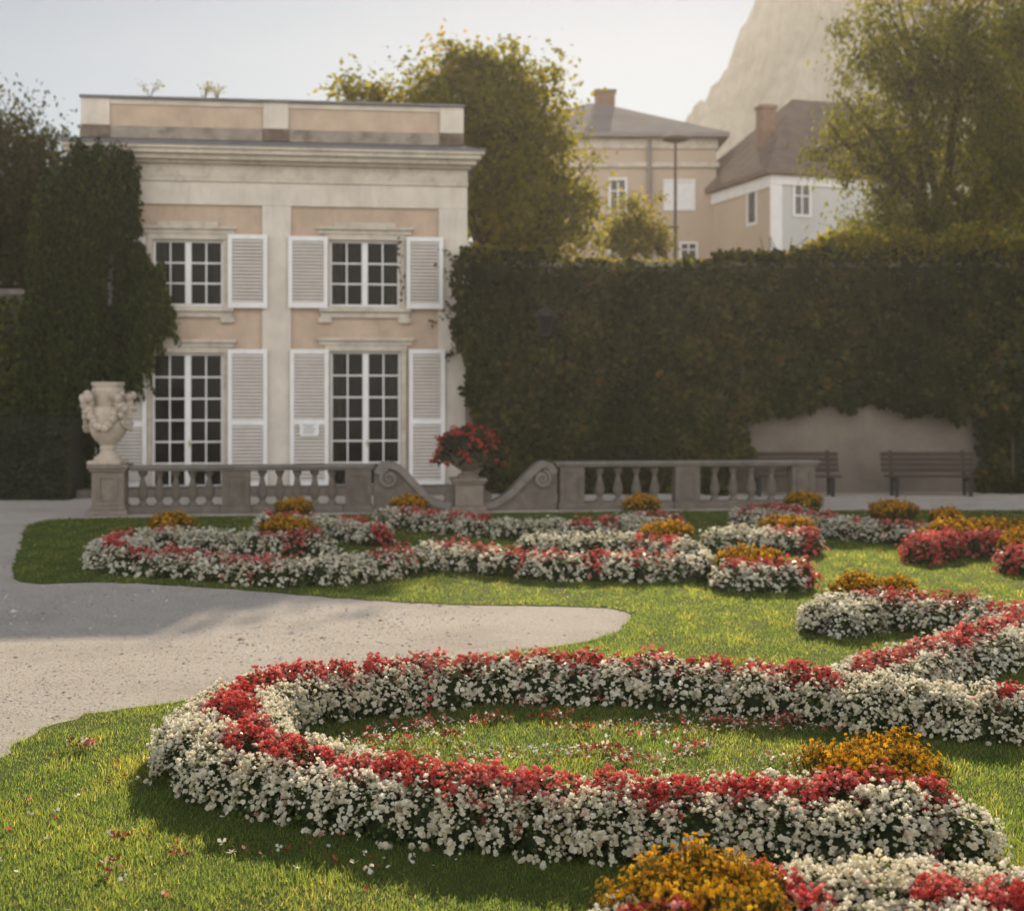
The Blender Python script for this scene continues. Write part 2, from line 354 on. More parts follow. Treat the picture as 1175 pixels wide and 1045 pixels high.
# ------------------------------------------------------------------ ground: gravel sheet, lawn, far ground
g = MB(); g.add([(-300, -30, 0), (300, -30, 0), (300, 350, 0), (-300, 350, 0)], [(0, 1, 2, 3)])
tag(build('gravel_ground', g, M['gravel']), kind='structure')
lawn_px = [(1400, 586), (935, 586), (640, 588), (300, 592), (108, 595), (60, 597), (32, 604), (24, 625), (20, 666), (120, 668), (250, 675), (360, 684), (480, 692),
           (600, 695), (690, 697), (718, 703), (724, 711), (712, 722), (690, 732), (640, 742), (560, 752), (450, 765), (330, 787), (240, 801), (130, 815), (50, 836), (0, 868), (-80, 905), (-320, 1010)]
lawn = [ground(*p) for p in lawn_px]
lawn = [tuple(p) for p in lawn] + [(-4.6, 1.0), (9.0, 1.0), (26.0, 26.6)]
lp = smooth_path([(*p, 0) for p in lawn[:-3]], 0.15)[:, :2]
lp = np.vstack([lp, np.array(lawn[-3:])])
jit = lp.copy(); jit[:-3] += rng.normal(size=(len(lp) - 3, 2)) * 0.018
lb = MB(); n = len(jit)
lb.add([(x, y, 0.008) for x, y in jit] + [(x, y, -0.01) for x, y in jit], [tuple(range(n))] + [(i, i + n, (i + 1) % n + n, (i + 1) % n) for i in range(n)])
tag(build('lawn', lb, M['lawn']), kind='structure')
def grass():
    Qs, R = [], []
    edges = np.concatenate([np.arange(3.6, 9, 0.6), np.arange(9, 30, 1.5)])
    for d0, d1 in zip(edges[:-1], edges[1:]):
        dm = (d0 + d1) / 2; dens = 9500 * min(1.0, (6.5 / dm) ** 1.9); half = 0.42 * d1 + 0.9
        cnt = int(dens * 2 * half * (d1 - d0))
        P = np.stack([rng.uniform(-half, half, cnt), rng.uniform(d0, d1, cnt)], 1)
        P = P[in_poly(P + rng.normal(size=P.shape) * 0.022, [tuple(p) for p in jit])]; cnt = len(P)
        k = max(1.0, dm / 6.5)
        patch = vnoise(np.c_[P, np.zeros(cnt)], 2.6, 3); clump = vnoise(np.c_[P, np.zeros(cnt)], 9.0, 4)
        h = (0.021 + 0.006 * patch + 0.007 * clump) * rng.uniform(0.55, 1.4, cnt) * min(1.25, 0.85 + 0.15 * k); h = np.maximum(h, 0.010)
        w = rng.uniform(0.0024, 0.0042, cnt) * k
        a = rng.uniform(0, 2 * np.pi, cnt); lean = rng.uniform(0.1, 0.9, cnt) * h
        la = a + rng.normal(size=cnt) * 0.8 + np.pi / 2
        base = np.c_[P, np.full(cnt, 0.006)]
        sx = np.c_[np.cos(a), np.sin(a), np.zeros(cnt)] * (w / 2)[:, None]
        tip = base + np.c_[np.cos(la) * lean, np.sin(la) * lean, h]
        Qs.append(np.stack([base - sx, base + sx, tip + sx * 0.25, tip - sx * 0.25], 1))
        R.append(np.clip(rng.beta(2, 2.4, cnt) + 0.10 * clump + (rng.random(cnt) > 0.985) * 0.4, 0, 1))
    o = big('grass', np.concatenate(Qs), M['blade'], rnd=np.concatenate(R))
    tag(o, 'short mown green grass of the lawn around the flower beds', 'grass', kind='stuff')
grass()
def pebbles():
    q = lambda a: (math.cos(a), math.sin(a))
    T = np.array([[[0, 0, .55], [*q(k * 1.57), 0], [1.1 * q(k * 1.57 + .78)[0], 1.1 * q(k * 1.57 + .78)[1], 0], [*q(k * 1.57 + 1.57), 0]] for k in range(4)], float)
    n = 34000; d = 1 / rng.uniform(1 / 24.0, 1 / 7.5, n); x = rng.uniform(-.48, .16, n) * d
    P = np.c_[x, d]; P = P[~in_poly(P, [tuple(p) for p in jit])]; n = len(P)
    keep = rng.random(n) < np.clip(.55 + .45 * vnoise(np.c_[P, P[:, :1] * 0], 1.1, 33), .1, 1); P = P[keep]; n = len(P)
    s = rng.lognormal(math.log(.0055), .42, n) * np.clip(P[:, 1] / 9, .9, 1.6)
    m = mat_leaf('pebbles', [(0, (.20, .17, .14)), (.4, (.48, .43, .37)), (.8, (.66, .61, .54)), (1, (.78, .75, .70))], 0.0, .9, .1)
    o = big('pebbles', scatter(T, np.c_[P, np.full(n, .001)], np.tile([0, 0, 1.0], (n, 1)), s), m, rnd=np.repeat(rng.random(n), 4))
    tag(o, 'loose pale pebbles and grit scattered over the gravel path', 'pebbles', kind='stuff')
pebbles()

# ------------------------------------------------------------------ flower beds
CREST = 0.31
T_NEAR, T_FAR = bloom(5, 0.55, 0.75, 3), bloom(4, 0.4, 0.7, 0)
def plant_row(path, hw_scale=1.0):
    """plant centres for a band: rows side by side across the bed, t is -1..1 across"""
    out = []; pitch = 0.185
    s = np.concatenate([[0], np.cumsum(np.linalg.norm(np.diff(path[:, :2], axis=0), axis=1))])
    pos = 0.0; k = 0
    while pos <= s[-1] + 1e-6:
        p = np.array([np.interp(pos, s, path[:, i]) for i in range(3)])
        q = np.array([np.interp(min(pos + 0.05, s[-1]), s, path[:, i]) for i in range(2)]); r = np.array([np.interp(max(pos - 0.05, 0), s, path[:, i]) for i in range(2)])
        t = unit(q - r); nrm = np.array([-t[1], t[0]]); hw = p[2] * hw_scale
        inset = 0.13
        inset = 0.13 if hw > 0.25 else 0.11
        rows = max(3 if hw > 0.195 else 2, int(round(2 * (hw - inset) / 0.17)) + 1)
        for j in range(rows):
            off = (-1 + 2 * j / (rows - 1)) * max(0.03, hw - inset)
            c = p[:2] + nrm * (off + rng.normal() * 0.018) + t * (rng.normal() * 0.03 + (0.09 if j % 2 else 0))
            out.append((c[0], c[1], off / max(hw, 1e-3), pos))
        pos += pitch; k += 1
    # rounded ends
    return out
def make_bed(name_label, paths, marigolds=(), gap_seed=0, red_amount=0.75, red_half=0.28, red_front=False, red_px=None, density=1.0, group='flower beds on the lawn'):
    """paths: lists of (px, py, half width) along the crest as it shows in the photograph; marigolds: (px, py, rx, ry) tufts"""
    plants = []                                                   # x, y, r, h, colour (0 white, 1 red)
    mg = []
    for (px, py, rx, ry, hh) in marigolds:
        c = ground(px, py, hh * 0.8); mg.append((c[0], c[1], rx, ry, hh))
    for ip, path in enumerate(paths):
        P = smooth_path([(*ground(px, py, CREST), hw) for px, py, hw in path])
        P[:, 2] *= np.clip(1.0 - (P[:, 1] - 12) * 0.05, 0.82, 1.0)
        for x, y, t, pos in plant_row(P):
            ph = vnoise(np.array([[x, y, gap_seed * 3.1]]), 2.6, gap_seed + 1)[0] + (.9 if ip else 0)
            red = (-red_half < t + 0.05 * ph < red_half * .55) and (ph > 1.0 - 2.1 * red_amount)
            if red_front: red = True
            if red_px and not red_px(CX + x / y * FPX): red = False
            skip = False
            for (cx, cy, rx, ry, hh) in mg:
                e = ((x - cx) / rx) ** 2 + ((y - cy) / ry) ** 2
                if e < 0.55: skip = True
                elif e < 1.7 and abs(t) < 0.34: red = True
            if skip: continue
            if any((x - a[0]) ** 2 + (y - a[1]) ** 2 < 0.085 ** 2 for a in plants): continue
            h = CREST * rng.uniform(0.88, 1.06) * (1.06 if red else 1.0) * (0.88 if (abs(t) > 0.42 and not red) else 1.0)
            plants.append((x, y, rng.uniform(0.125, 0.165) * (1.08 if red else 1.0), h, 1 if red else 0))
    A = np.array(plants)
    cx, cy = A[:, 0].mean(), A[:, 1].mean(); near = A[:, 1].min()
    root = thing('flower_bed', name_label, 'flower bed', (cx, cy, 0.0), group=group)
    near_bed = near < 12
    QF = {0: [], 1: []}; RF = {0: [], 1: []}; QL = []; RL = []; ML = []
    core = MB()
    for i, (x, y, r, h, col) in enumerate(A):
        dist = math.hypot(x, y)
        lod = 0 if dist < 9.5 else (1 if dist < 14 else 2)
        nb = int((300, 190, 100)[lod] * density); bs = (0.0128, 0.0155, 0.0215)[lod]
        if col: nb = int(nb * 1.0); bs *= 1.08
        D = np.hypot(A[:, 0] - x, A[:, 1] - y); near_i = np.where((D < 0.36) & (D > 0))[0]
        def dome(cnt, k):
            z = rng.uniform(0.0, 1, cnt); az = rng.uniform(0, 2 * np.pi, cnt)
            lump = 1 + 0.10 * np.sin(3 * az + i) * (1 - z) + 0.07 * np.sin(7 * z + 5 * az + 2 * i)
            rr = np.sqrt(np.maximum(0, 1 - z ** 2.6)) * r * k * lump * (0.93 if lod else 0.97)
            P = np.c_[x + rr * np.cos(az), y + rr * np.sin(az), h * (0.04 + 0.96 * z) * (0.9 + 0.1 * k) ]
            N = np.c_[np.cos(az) * (1 - z) * 1.3, np.sin(az) * (1 - z) * 1.3, 0.25 + z]
            keep = np.ones(cnt, bool)
            for j in near_i:
                e = ((P[:, 0] - A[j, 0]) ** 2 + (P[:, 1] - A[j, 1]) ** 2) / (A[j, 2] ** 2) + (P[:, 2] / A[j, 3]) ** 2.6
                keep &= e > 0.72
            return P[keep], N[keep], z[keep]
        P, N, z = dome(nb, 1.06)
        # flowers come in bunches with leafy gaps and thin out towards the ground
        bun = vnoise(P, 34.0, i % 7) * 0.5 + 0.5
        k = (rng.random(len(P)) < np.clip(0.30 + 1.6 * z, 0, 1)) & (rng.random(len(P)) < 0.12 + 1.1 * bun)
        P, N = P[k], N[k]
        # each bunch is a few blooms close together
        kb = 3
        P = np.repeat(P, kb, 0) + rng.normal(size=(len(P) * kb, 3)) * (0.016 + 0.004 * lod); N = np.repeat(N, kb, 0)
        P = P + unit(N) * rng.uniform(-0.010, 0.028, (len(P), 1)); P[:, 2] = np.maximum(P[:, 2], 0.02)
        N = unit(N) + rng.normal(size=N.shape) * 0.5 + np.array([0, 0, 0.25])
        T = T_NEAR if lod == 0 else (bloom(5, 0.4, 0.6, 0) if lod == 1 else T_FAR)
        Q = scatter(T, P, N, bs * rng.uniform(0.55, 1.5, len(P)))
        c = int(col)
        QF[c].append(Q)
        tone = np.clip(rng.beta(2.2, 2.2, len(P)) * 0.85 + (0.10 if col else 0) + rng.normal() * 0.05 + (0.12 if rng.random() > 0.8 else 0), 0, 0.97)
        tone = np.where(rng.random(len(P)) > 0.96, rng.uniform(.93, 1.0, len(P)), np.minimum(tone, .9))
        RF[c].append(np.repeat(tone, len(T)))
        nl = int((420, 220, 80)[lod]); ls = (0.026, 0.034, 0.052)[lod]
        P, N, z = dome(nl, 1.0)
        N = unit(N) + rng.normal(size=N.shape) * 0.6; P = P + unit(N) * rng.uniform(-.03, .024, (len(P), 1))
        QL.append(scatter(kite(0.85, 0.08), P, N, ls * rng.uniform(0.6, 1.3, len(P)))); RL.append(rng.random(len(P)))
        ML.append(np.full(len(P), 1 if (col and rng.random() < 0.55) else 0))
        # leafy body of the plant
        prof = [(r * 0.66, 0.0), (r * 0.74, h * 0.25), (r * 0.68, h * 0.5), (r * 0.45, h * 0.7), (r * 0.2, h * 0.79), (0.004, h * 0.8)]
        core.lathe(prof, (x, y, 0.0), 7 if lod else 9, 0)
    off = (cx, cy, 0)
    names = {0: 'white_begonias', 1: 'red_begonias'}
    for c in (0, 1):
        if QF[c]:
            big(names[c], np.concatenate(QF[c]), M['petal_white' if c == 0 else 'petal_red'], rnd=np.concatenate(RF[c]), parent=root, off=off)
    # leaves and the leafy bodies make one foliage mesh
    lo = big('foliage', np.concatenate(QL), [M['begonia_leaf'], M['bronze_leaf']], np.concatenate(ML), np.concatenate(RL), root, off)
    build('stems', core, M['begonia_leaf'], root, True, off=off)
    return root, mg
T_MARI = bloom(5, 0.15, 0.5, 0)
def make_marigold(x, y, rx, ry, hh, label, red_skirt=0):
    root = thing('marigold_clump', label, 'marigold clump', (x, y, 0.0), group='yellow marigold clumps in the beds')
    d = math.hypot(x, y); lod = 0 if d < 9 else (1 if d < 15 else 2)
    area = math.pi * rx * ry + 2 * (rx + ry) * 0.2
    cnt = int(area * (4400, 2800, 1400)[lod]); bs = (0.0115, 0.0145, 0.0220)[lod]
    rad = np.sqrt(rng.random(cnt)); az = rng.uniform(0, 2 * np.pi, cnt)
    edge = 1 + 0.12 * np.sin(3 * az + x * 7) + 0.10 * np.sin(7 * az + y) + 0.05 * rng.normal(size=cnt)
    X, Y = x + rx * rad * np.cos(az) * edge, y + ry * rad * np.sin(az) * edge
    top = hh * (0.66 + 0.30 * np.sqrt(np.maximum(0, 1 - rad ** 2.4))) * (1 + 0.07 * vnoise(np.c_[X, Y, X * 0], 11.0, 5))
    top = top * (1 + 0.10 * vnoise(np.c_[X, Y, X * 0], 24.0, 6)); Z = top - rng.exponential(0.045, cnt) + rng.uniform(0, 0.05, cnt) * (rng.random(cnt) > 0.7); Z = np.maximum(Z, 0.15)
    P = np.c_[X, Y, Z]
    N = np.c_[np.cos(az) * rad * 0.7, np.sin(az) * rad * 0.7, np.ones(cnt) * 0.7] + rng.normal(size=(cnt, 3)) * 0.4
    big('blossoms', scatter(T_MARI, P, N, bs * rng.uniform(0.6, 1.25, cnt)), M['petal_yellow'], rnd=np.repeat(np.clip(rng.beta(2, 2, cnt), 0, 1), len(T_MARI)), parent=root, off=(x, y, 0))
    # thin stems and leaflets
    m = int(cnt * 0.9); idx = rng.integers(0, cnt, m); st = P[idx]
    base = np.c_[x + (st[:, 0] - x) * 0.8, y + (st[:, 1] - y) * 0.8, np.full(m, 0.08)]
    w = np.c_[np.ones(m) * 0.0016 * (1 + lod), np.zeros(m), np.zeros(m)]
    Q1 = np.stack([base - w, base + w, st + w, st - w], 1)
    n2 = int(cnt * 2.1); k = rng.integers(0, cnt, n2)
    PL = P[k] + rng.normal(size=(n2, 3)) * 0.015; PL[:, 2] -= rng.uniform(-0.008, 0.15, n2); PL[:, 2] = np.maximum(PL[:, 2], 0.03)
    Q2 = scatter(kite(0.28, 0.05), PL, rng.normal(size=(n2, 3)) + [0, 0, 0.6], (0.030, 0.036, 0.05)[lod] * rng.uniform(0.6, 1.3, n2))
    big('foliage', np.concatenate([Q1, Q2]), M['marigold_leaf'], parent=root, off=(x, y, 0))
    core = MB()
    e = [(0.82, 0.0), (0.82, 0.35), (0.72, 0.52), (0.45, 0.64), (0.2, 0.68), (0.01, 0.69)]
    vs, fs = [], []; kk = 14
    for r_, z_ in e:
        for q in range(kk):
            a_ = 2 * math.pi * q / kk; vs.append((x + rx * 0.9 * r_ * math.cos(a_), y + ry * 0.9 * r_ * math.sin(a_), hh * z_))
    for i in range(len(e) - 1):
        for q in range(kk): fs.append((i * kk + q, i * kk + (q + 1) % kk, (i + 1) * kk + (q + 1) % kk, (i + 1) * kk + q))
    core.add(vs, fs); build('stems', core, M['marigold_leaf'], root, True, off=(x, y, 0))

BEDS = [
  dict(label='largest white and red flower bed, its scroll curling round the petal-strewn grass', seed=1, red=0.83,
       paths=[[(1076, 900, .30), (1000, 902, .36), (900, 899, .32), (800, 900, .27), (700, 898, .26), (600, 892, .26), (500, 883, .26), (420, 872, .27), (345, 858, .31), (292, 843, .34), (262, 820, .35), (265, 797, .32), (301, 779, .29), (350, 770, .27), (420, 763, .26), (500, 756, .26), (600, 751, .26), (700, 753, .26), (800, 757, .26), (880, 764, .26), (960, 773, .27), (1040, 780, .27), (1110, 786, .26), (1190, 790, .26), (1300, 792, .26)],
              [(985, 762, .24), (1040, 745, .25), (1100, 728, .25), (1150, 712, .25), (1215, 696, .25), (1300, 680, .25)]],
       mari=[(1004, 869, .35, .28, .42)], mlab=['orange-yellow marigold clump at the near right end of the big white and red scroll']),
  dict(label='white and red flower bed nearest the camera, cut by the bottom edge', seed=2, red=0.95, rp=lambda q: q > 1030 or 880 < q < 930,
       paths=[[(690, 1055, .22), (790, 1040, .36), (880, 1020, .36), (960, 1005, .34), (1050, 1005, .36), (1150, 1012, .38), (1280, 1020, .36)]],
       mari=[(806, 1014, .33, .28, .42)], mlab=['blurred orange-yellow marigold clump closest to the camera']),
  dict(label='white bed with a two-humped yellow clump whose red stripe runs off to the right', seed=3, red=0.95,
       paths=[[(950, 688, .28), (1000, 680, .36), (1060, 683, .34), (1115, 688, .28), (1165, 697, .26), (1230, 705, .26)]],
       mari=[(984, 669, .24, .24, .44), (1024, 671, .22, .24, .40)], mlab=['left hump of the two joined yellow clumps on the white bed at the right', 'right hump of the two joined yellow clumps on the white bed at the right']),
  dict(label='oval white flower mound topped with yellow, alone on the sunlit grass', seed=4, red=0.7,
       paths=[[(830, 645, .34), (870, 645, .38), (912, 645, .34)]],
       mari=[(860, 637, .40, .26, .42)], mlab=['wide yellow clump on top of the lone oval white mound']),
  dict(label='long white and coral flower row mid-lawn, left of the oval mound', seed=5, red=0.55,
       paths=[[(538, 626, .26), (590, 632, .25), (650, 635, .24), (720, 636, .24), (780, 635, .24), (810, 637, .22)]], mari=[], mlab=[]),
  dict(label='white flower row curving behind the coral row up to a yellow tipped end', seed=6, red=0.5,
       paths=[[(605, 615, .20), (650, 615, .20), (710, 615, .22), (760, 617, .30), (796, 623, .26)]],
       mari=[(763, 605, .36, .30, .42)], mlab=['yellow clump between the middle coral row and the row behind it']),
  dict(label='white and red flower bed curling back on itself at the left end of the lawn', seed=7, red=0.55,
       paths=[[(372, 611, .24), (330, 612, .26), (260, 609, .24), (200, 606, .28), (155, 610, .34), (128, 620, .36), (150, 629, .32), (210, 632, .27), (270, 638, .25), (340, 641, .25), (410, 637, .25), (470, 629, .25), (525, 621, .25)]],
       mari=[(196, 595, .34, .28, .42), (330, 600, .40, .30, .42)], mlab=['low yellow clump at the far left of the curled bed behind its white arm', 'orange clump at the inner end of the curled left bed']),
  dict(label='short white and red flower bed beneath the stone balusters on the left', seed=8, red=0.55,
       paths=[[(305, 589, .30), (345, 590, .32), (400, 596, .30), (435, 602, .28)]],
       mari=[(338, 577, .32, .26, .42)], mlab=['small yellow clump close under the left stone balusters']),
  dict(label='thin white and red flower row in front of the stone planter pedestal', seed=9, red=0.55,
       paths=[[(447, 583, .30), (490, 587, .28), (550, 593, .24), (620, 597, .24), (690, 597, .26), (735, 590, .36), (772, 591, .30)]],
       mari=[(470, 574, .34, .26, .42), (737, 573, .34, .28, .42)], mlab=['yellow clump below the carved scroll left of the planter', 'yellow clump in front of the right balustrade']),
  dict(label='rounded white and red flower mound directly behind the lone oval mound', seed=10, red=0.85,
       paths=[[(818, 607, .34), (860, 606, .40), (905, 608, .38), (930, 611, .30)]],
       mari=[(902, 599, .42, .30, .42)], mlab=['orange clump on the rounded mound behind the lone oval one']),
  dict(label='white and red flower bed before the end pier of the balustrade', seed=11, red=0.8,
       paths=[[(850, 582, .34), (895, 582, .42), (940, 589, .40), (990, 597, .30), (1040, 600, .28), (1085, 602, .28)]],
       mari=[(922, 570, .34, .28, .42), (1024, 580, .42, .30, .40), (1085, 588, .26, .24, .40)],
       mlab=['orange clump just in front of the end pier of the right balustrade', 'wide brownish yellow clump in front of the right bench', 'smallest yellow clump, right of the one before the bench']),
  dict(label='shaded bed of dark red begonias under a long row of yellow', seed=12, red=1.0, rf=True,
       paths=[[(1056, 619, .24), (1095, 612, .32), (1140, 612, .34), (1165, 612, .34)]],
       mari=[(1092, 605, .36, .30, .46), (1128, 603, .42, .30, .46), (1162, 604, .32, .26, .44)],
       mlab=['left of three joined yellow clumps above the dark red begonias', 'middle of three joined yellow clumps above the dark red begonias', 'right of three joined yellow clumps above the dark red begonias']),
  dict(label='sunlit pink and yellow flower mound cut by the right edge of the picture', seed=13, red=1.0, rf=True,
       paths=[[(1168, 630, .34), (1200, 628, .38), (1250, 628, .36)]],
       mari=[(1186, 615, .46, .34, .46)], mlab=['bright yellow clump cut by the right edge of the picture']),
]
for b in BEDS:
    root, mg = make_bed(b['label'], b['paths'], b['mari'], b['seed'], b['red'], red_front=b.get('rf', False), red_px=b.get('rp'))
    for (x, y, rx, ry, hh), lab in zip(mg, b['mlab']): make_marigold(x, y, rx, ry, hh, lab)

def litter():
    """petals and wilted begonia heads lying on the grass"""
    Q, mi = [], []
    ring = [ground(*p) for p in ((380, 850), (460, 830), (600, 822), (760, 822), (900, 830), (1000, 850), (940, 885), (800, 900), (650, 905), (520, 900), (420, 880))]
    lo = np.min(ring, 0); hi = np.max(ring, 0)
    P = rng.uniform(lo, hi, (2800, 2)); P = P[in_poly(P, [tuple(p) for p in ring])]
    dens = vnoise(np.c_[P, P[:, :1] * 0], 3.5, 9); P = P[dens > -0.05]
    out = np.c_[rng.uniform(-4, -0.2, 260), rng.uniform(4.6, 8.2, 260)]
    P = np.vstack([P, out[in_poly(out, [tuple(p) for p in jit])]]); n_ = len(P)
    P3 = np.c_[P, rng.uniform(0.030, 0.055, n_)]
    N = np.array([0, 0, 1.0]) + rng.normal(size=(n_, 3)) * 0.45
    s = rng.uniform(0.009, 0.023, n_)
    kind = rng.choice([0, 1, 2], n_, p=[0.62, 0.22, 0.16])
    Q.append(scatter(bloom(2, 0.3, 0.8), P3, N, s)); mi.append(np.repeat(kind, 2))
    # darker heaps of wilted red heads
    for px, py in ((440, 857), (690, 866), (640, 828), (735, 812), (830, 835), (560, 832), (900, 833), (520, 850), (790, 862), (610, 812), (665, 842), (755, 850), (850, 815), (480, 838), (720, 880), (125, 1005), (150, 970), (95, 862), (300, 945), (350, 985), (420, 1000), (250, 985)):
        c = ground(px, py); k = int(rng.integers(10, 34)) if py < 900 else 7
        H = np.c_[c[0] + rng.normal(size=k) * rng.uniform(.04, .12), c[1] + rng.normal(size=k) * 0.035, rng.uniform(0.03, 0.07, k)]
        Q.append(scatter(bloom(3, 0.6, 0.6), H, rng.normal(size=(k, 3)) + [0, 0, .8], rng.uniform(0.015, 0.030, k))); mi.append(np.repeat(rng.choice([0, 1, 2, 2, 2], k), 3))
    wilt = mat_leaf('wilted_petals', [(0, (0.12, 0.035, 0.018)), (1, (0.34, 0.10, 0.05))], 0.3)
    o = big('fallen_petals', np.concatenate(Q), [M['petal_white'], M['petal_red'], wilt], np.concatenate(mi))
    tag(o, 'fallen white and red petals and wilted flower heads strewn on the grass', 'petals', kind='stuff')
litter()

# ------------------------------------------------------------------ the pavilion
TH = math.atan(0.13)
FR = Frame(-9.97, 31.44, TH)
def pavilion():
    R = thing('garden_pavilion', 'two-storey cream and tan stucco pavilion with white louvered shutters and a flat parapet roof', 'pavilion', (FR.x, FR.y, 0), TH)
    U = lambda px, py=300: FR.uz(px, py)[0]
    Z = lambda py, px=320: FR.uz(px, py)[1]
    WID = U(535); ztop = Z(188); D = 9.0
    holes = []
    wins = [('window', 175, 256, 275, 351), ('window', 378, 459, 276, 352), ('door', 174, 256, 405, 562), ('door', 379, 460, 403, 561)]
    for k, x0, x1, y0, y1 in wins: holes.append((k, U(x0), U(x1), Z(y1, (x0 + x1) / 2), Z(y0, (x0 + x1) / 2)))
    # body with openings
    w = MB()
    us = sorted({0.0, WID, *[h[1] for h in holes], *[h[2] for h in holes]}); zs = sorted({0.0, ztop, *[h[3] for h in holes], *[h[4] for h in holes]})
    for a, b in zip(us[:-1], us[1:]):
        for c, d in zip(zs[:-1], zs[1:]):
            um, zm = (a + b) / 2, (c + d) / 2
            if any(h[1] < um < h[2] and h[3] < zm < h[4] for h in holes): continue
            w.add([(a, 0, c), (b, 0, c), (b, 0, d), (a, 0, d)], [(0, 1, 2, 3)])
    dep = 0.22
    for k, a, b, c, d in holes:
        w.add([(a, 0, c), (b, 0, c), (b, 0, d), (a, 0, d), (a, dep, c), (b, dep, c), (b, dep, d), (a, dep, d)], [(0, 4, 5, 1), (1, 5, 6, 2), (2, 6, 7, 3), (3, 7, 4, 0)])
    w.add([(0, 0, 0), (0, D, 0), (0, D, ztop), (0, 0, ztop), (WID, 0, 0), (WID, D, 0), (WID, D, ztop), (WID, 0, ztop)], [(0, 3, 2, 1), (4, 5, 6, 7), (1, 2, 6, 5)])
    build('wall', w, M['tan'], R)
    # rooms behind the windows
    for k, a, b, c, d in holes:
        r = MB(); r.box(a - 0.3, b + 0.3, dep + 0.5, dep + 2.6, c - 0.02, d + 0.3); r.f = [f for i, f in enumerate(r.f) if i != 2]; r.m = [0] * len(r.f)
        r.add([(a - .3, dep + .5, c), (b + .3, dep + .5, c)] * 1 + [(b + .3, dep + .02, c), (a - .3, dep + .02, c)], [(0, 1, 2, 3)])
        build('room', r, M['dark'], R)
        if k == 'window' or a > 4:  # cloth strips added to imitate warm reflections in the panes
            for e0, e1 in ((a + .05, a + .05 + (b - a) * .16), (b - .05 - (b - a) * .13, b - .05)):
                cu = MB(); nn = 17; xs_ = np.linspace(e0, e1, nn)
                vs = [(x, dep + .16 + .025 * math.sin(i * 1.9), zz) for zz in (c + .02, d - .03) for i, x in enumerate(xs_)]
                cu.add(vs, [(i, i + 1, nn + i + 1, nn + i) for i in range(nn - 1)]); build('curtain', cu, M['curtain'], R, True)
    # raised cream plaster: pilasters, frieze, plinth
    p = MB(); pr = 0.07
    zf = Z(237)
    p.box(-0.02, U(160), -pr, 0.01, 0.0, zf); p.box(U(301), U(334), -pr, 0.01, 0.0, zf); p.box(U(503), WID + 0.02, -pr, 0.012, 0.0, zf)
    p.box(-0.02, WID + 0.02, -pr - 0.003, 0.011, zf, Z(211))
    build('pilasters', p, M['cream'], R, bevel=0.012)
    c = MB()
    c.box(-0.04, WID + 0.04, -pr - 0.04, 0.012, Z(211), Z(206)); c.box(-0.03, WID + 0.03, -pr - 0.015, 0.014, Z(206), Z(191))
    c.box(0.05, WID + 0.10, -pr - 0.14, 0.012, Z(191), Z(187.5)); c.box(-0.02, WID + 0.20, -pr - 0.30, 0.014, Z(187.5), Z(182)); c.box(-0.06, WID + 0.30, -pr - 0.42, 0.012, Z(182), Z(177)); c.box(-0.10, WID + 0.38, -pr - 0.48, 0.013, Z(177), Z(173))
    build('cornice', c, M['moulding'], R, bevel=0.015)
    l = MB(); z0, z1 = Z(173), Z(163)
    x0, x1, y0 = -0.12, WID + 0.41, -pr - 0.51
    l.add([(x0, y0, z0), (x1, y0, z0), (x1, D, z0), (x0, D, z0), (x0, y0, z0 + .03), (x1, y0, z0 + .03), (x1, D, z0 + .03), (x0, D, z0 + .03), (0.0, 0.0, z1), (WID - .05, 0.0, z1), (WID - .05, D, z1), (0.0, D, z1)],
          [(0, 1, 5, 4), (1, 2, 6, 5), (3, 0, 4, 7), (4, 5, 9, 8), (5, 6, 10, 9), (7, 4, 8, 11), (8, 9, 10, 11), (0, 3, 2, 1)])
    build('lead_ledge', l, M['lead'], R)
    # parapet
    pa = MB(); ux0, ux1 = U(96, 140), U(531, 140); zt = Z(118); zb = Z(163) + 0.002
    pa.box(ux0, ux1, 0.05, 0.45, zb, zt); build('parapet', pa, M['tan'], R)
    pp = MB()
    for a, b in ((93, 126), (302, 331), (505, 532)): pp.box(U(a, 140), U(b, 140), -0.02, 0.055, Z(149), zt)
    pp.box(ux0, ux1, 0.01, 0.054, Z(124), zt - 0.002); build('parapet_piers', pp, M['cream'], R, bevel=0.01)
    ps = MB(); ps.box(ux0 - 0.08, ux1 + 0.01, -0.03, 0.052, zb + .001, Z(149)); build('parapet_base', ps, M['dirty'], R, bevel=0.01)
    for a, b in ((94, 127), (301, 332), (504, 532)):
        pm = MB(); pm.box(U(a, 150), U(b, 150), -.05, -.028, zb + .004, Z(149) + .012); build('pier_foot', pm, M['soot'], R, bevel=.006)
    pc = MB(); pc.box(ux0 - 0.09, ux1 + 0.05, -0.09, 0.5, zt + .001, zt + 0.055); build('coping', pc, M['lead'], R, bevel=0.01)
    # left flank of the parapet, darker than the front
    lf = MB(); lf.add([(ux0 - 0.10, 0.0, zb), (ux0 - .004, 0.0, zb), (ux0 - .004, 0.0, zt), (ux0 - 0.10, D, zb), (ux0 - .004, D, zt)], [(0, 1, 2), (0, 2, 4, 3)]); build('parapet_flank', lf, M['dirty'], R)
    stp = MB(); stp.box(-.3, WID + .3, -1.35, -.06, 0, .17); build('doorstep', stp, M['stone'], R, bevel=.015)
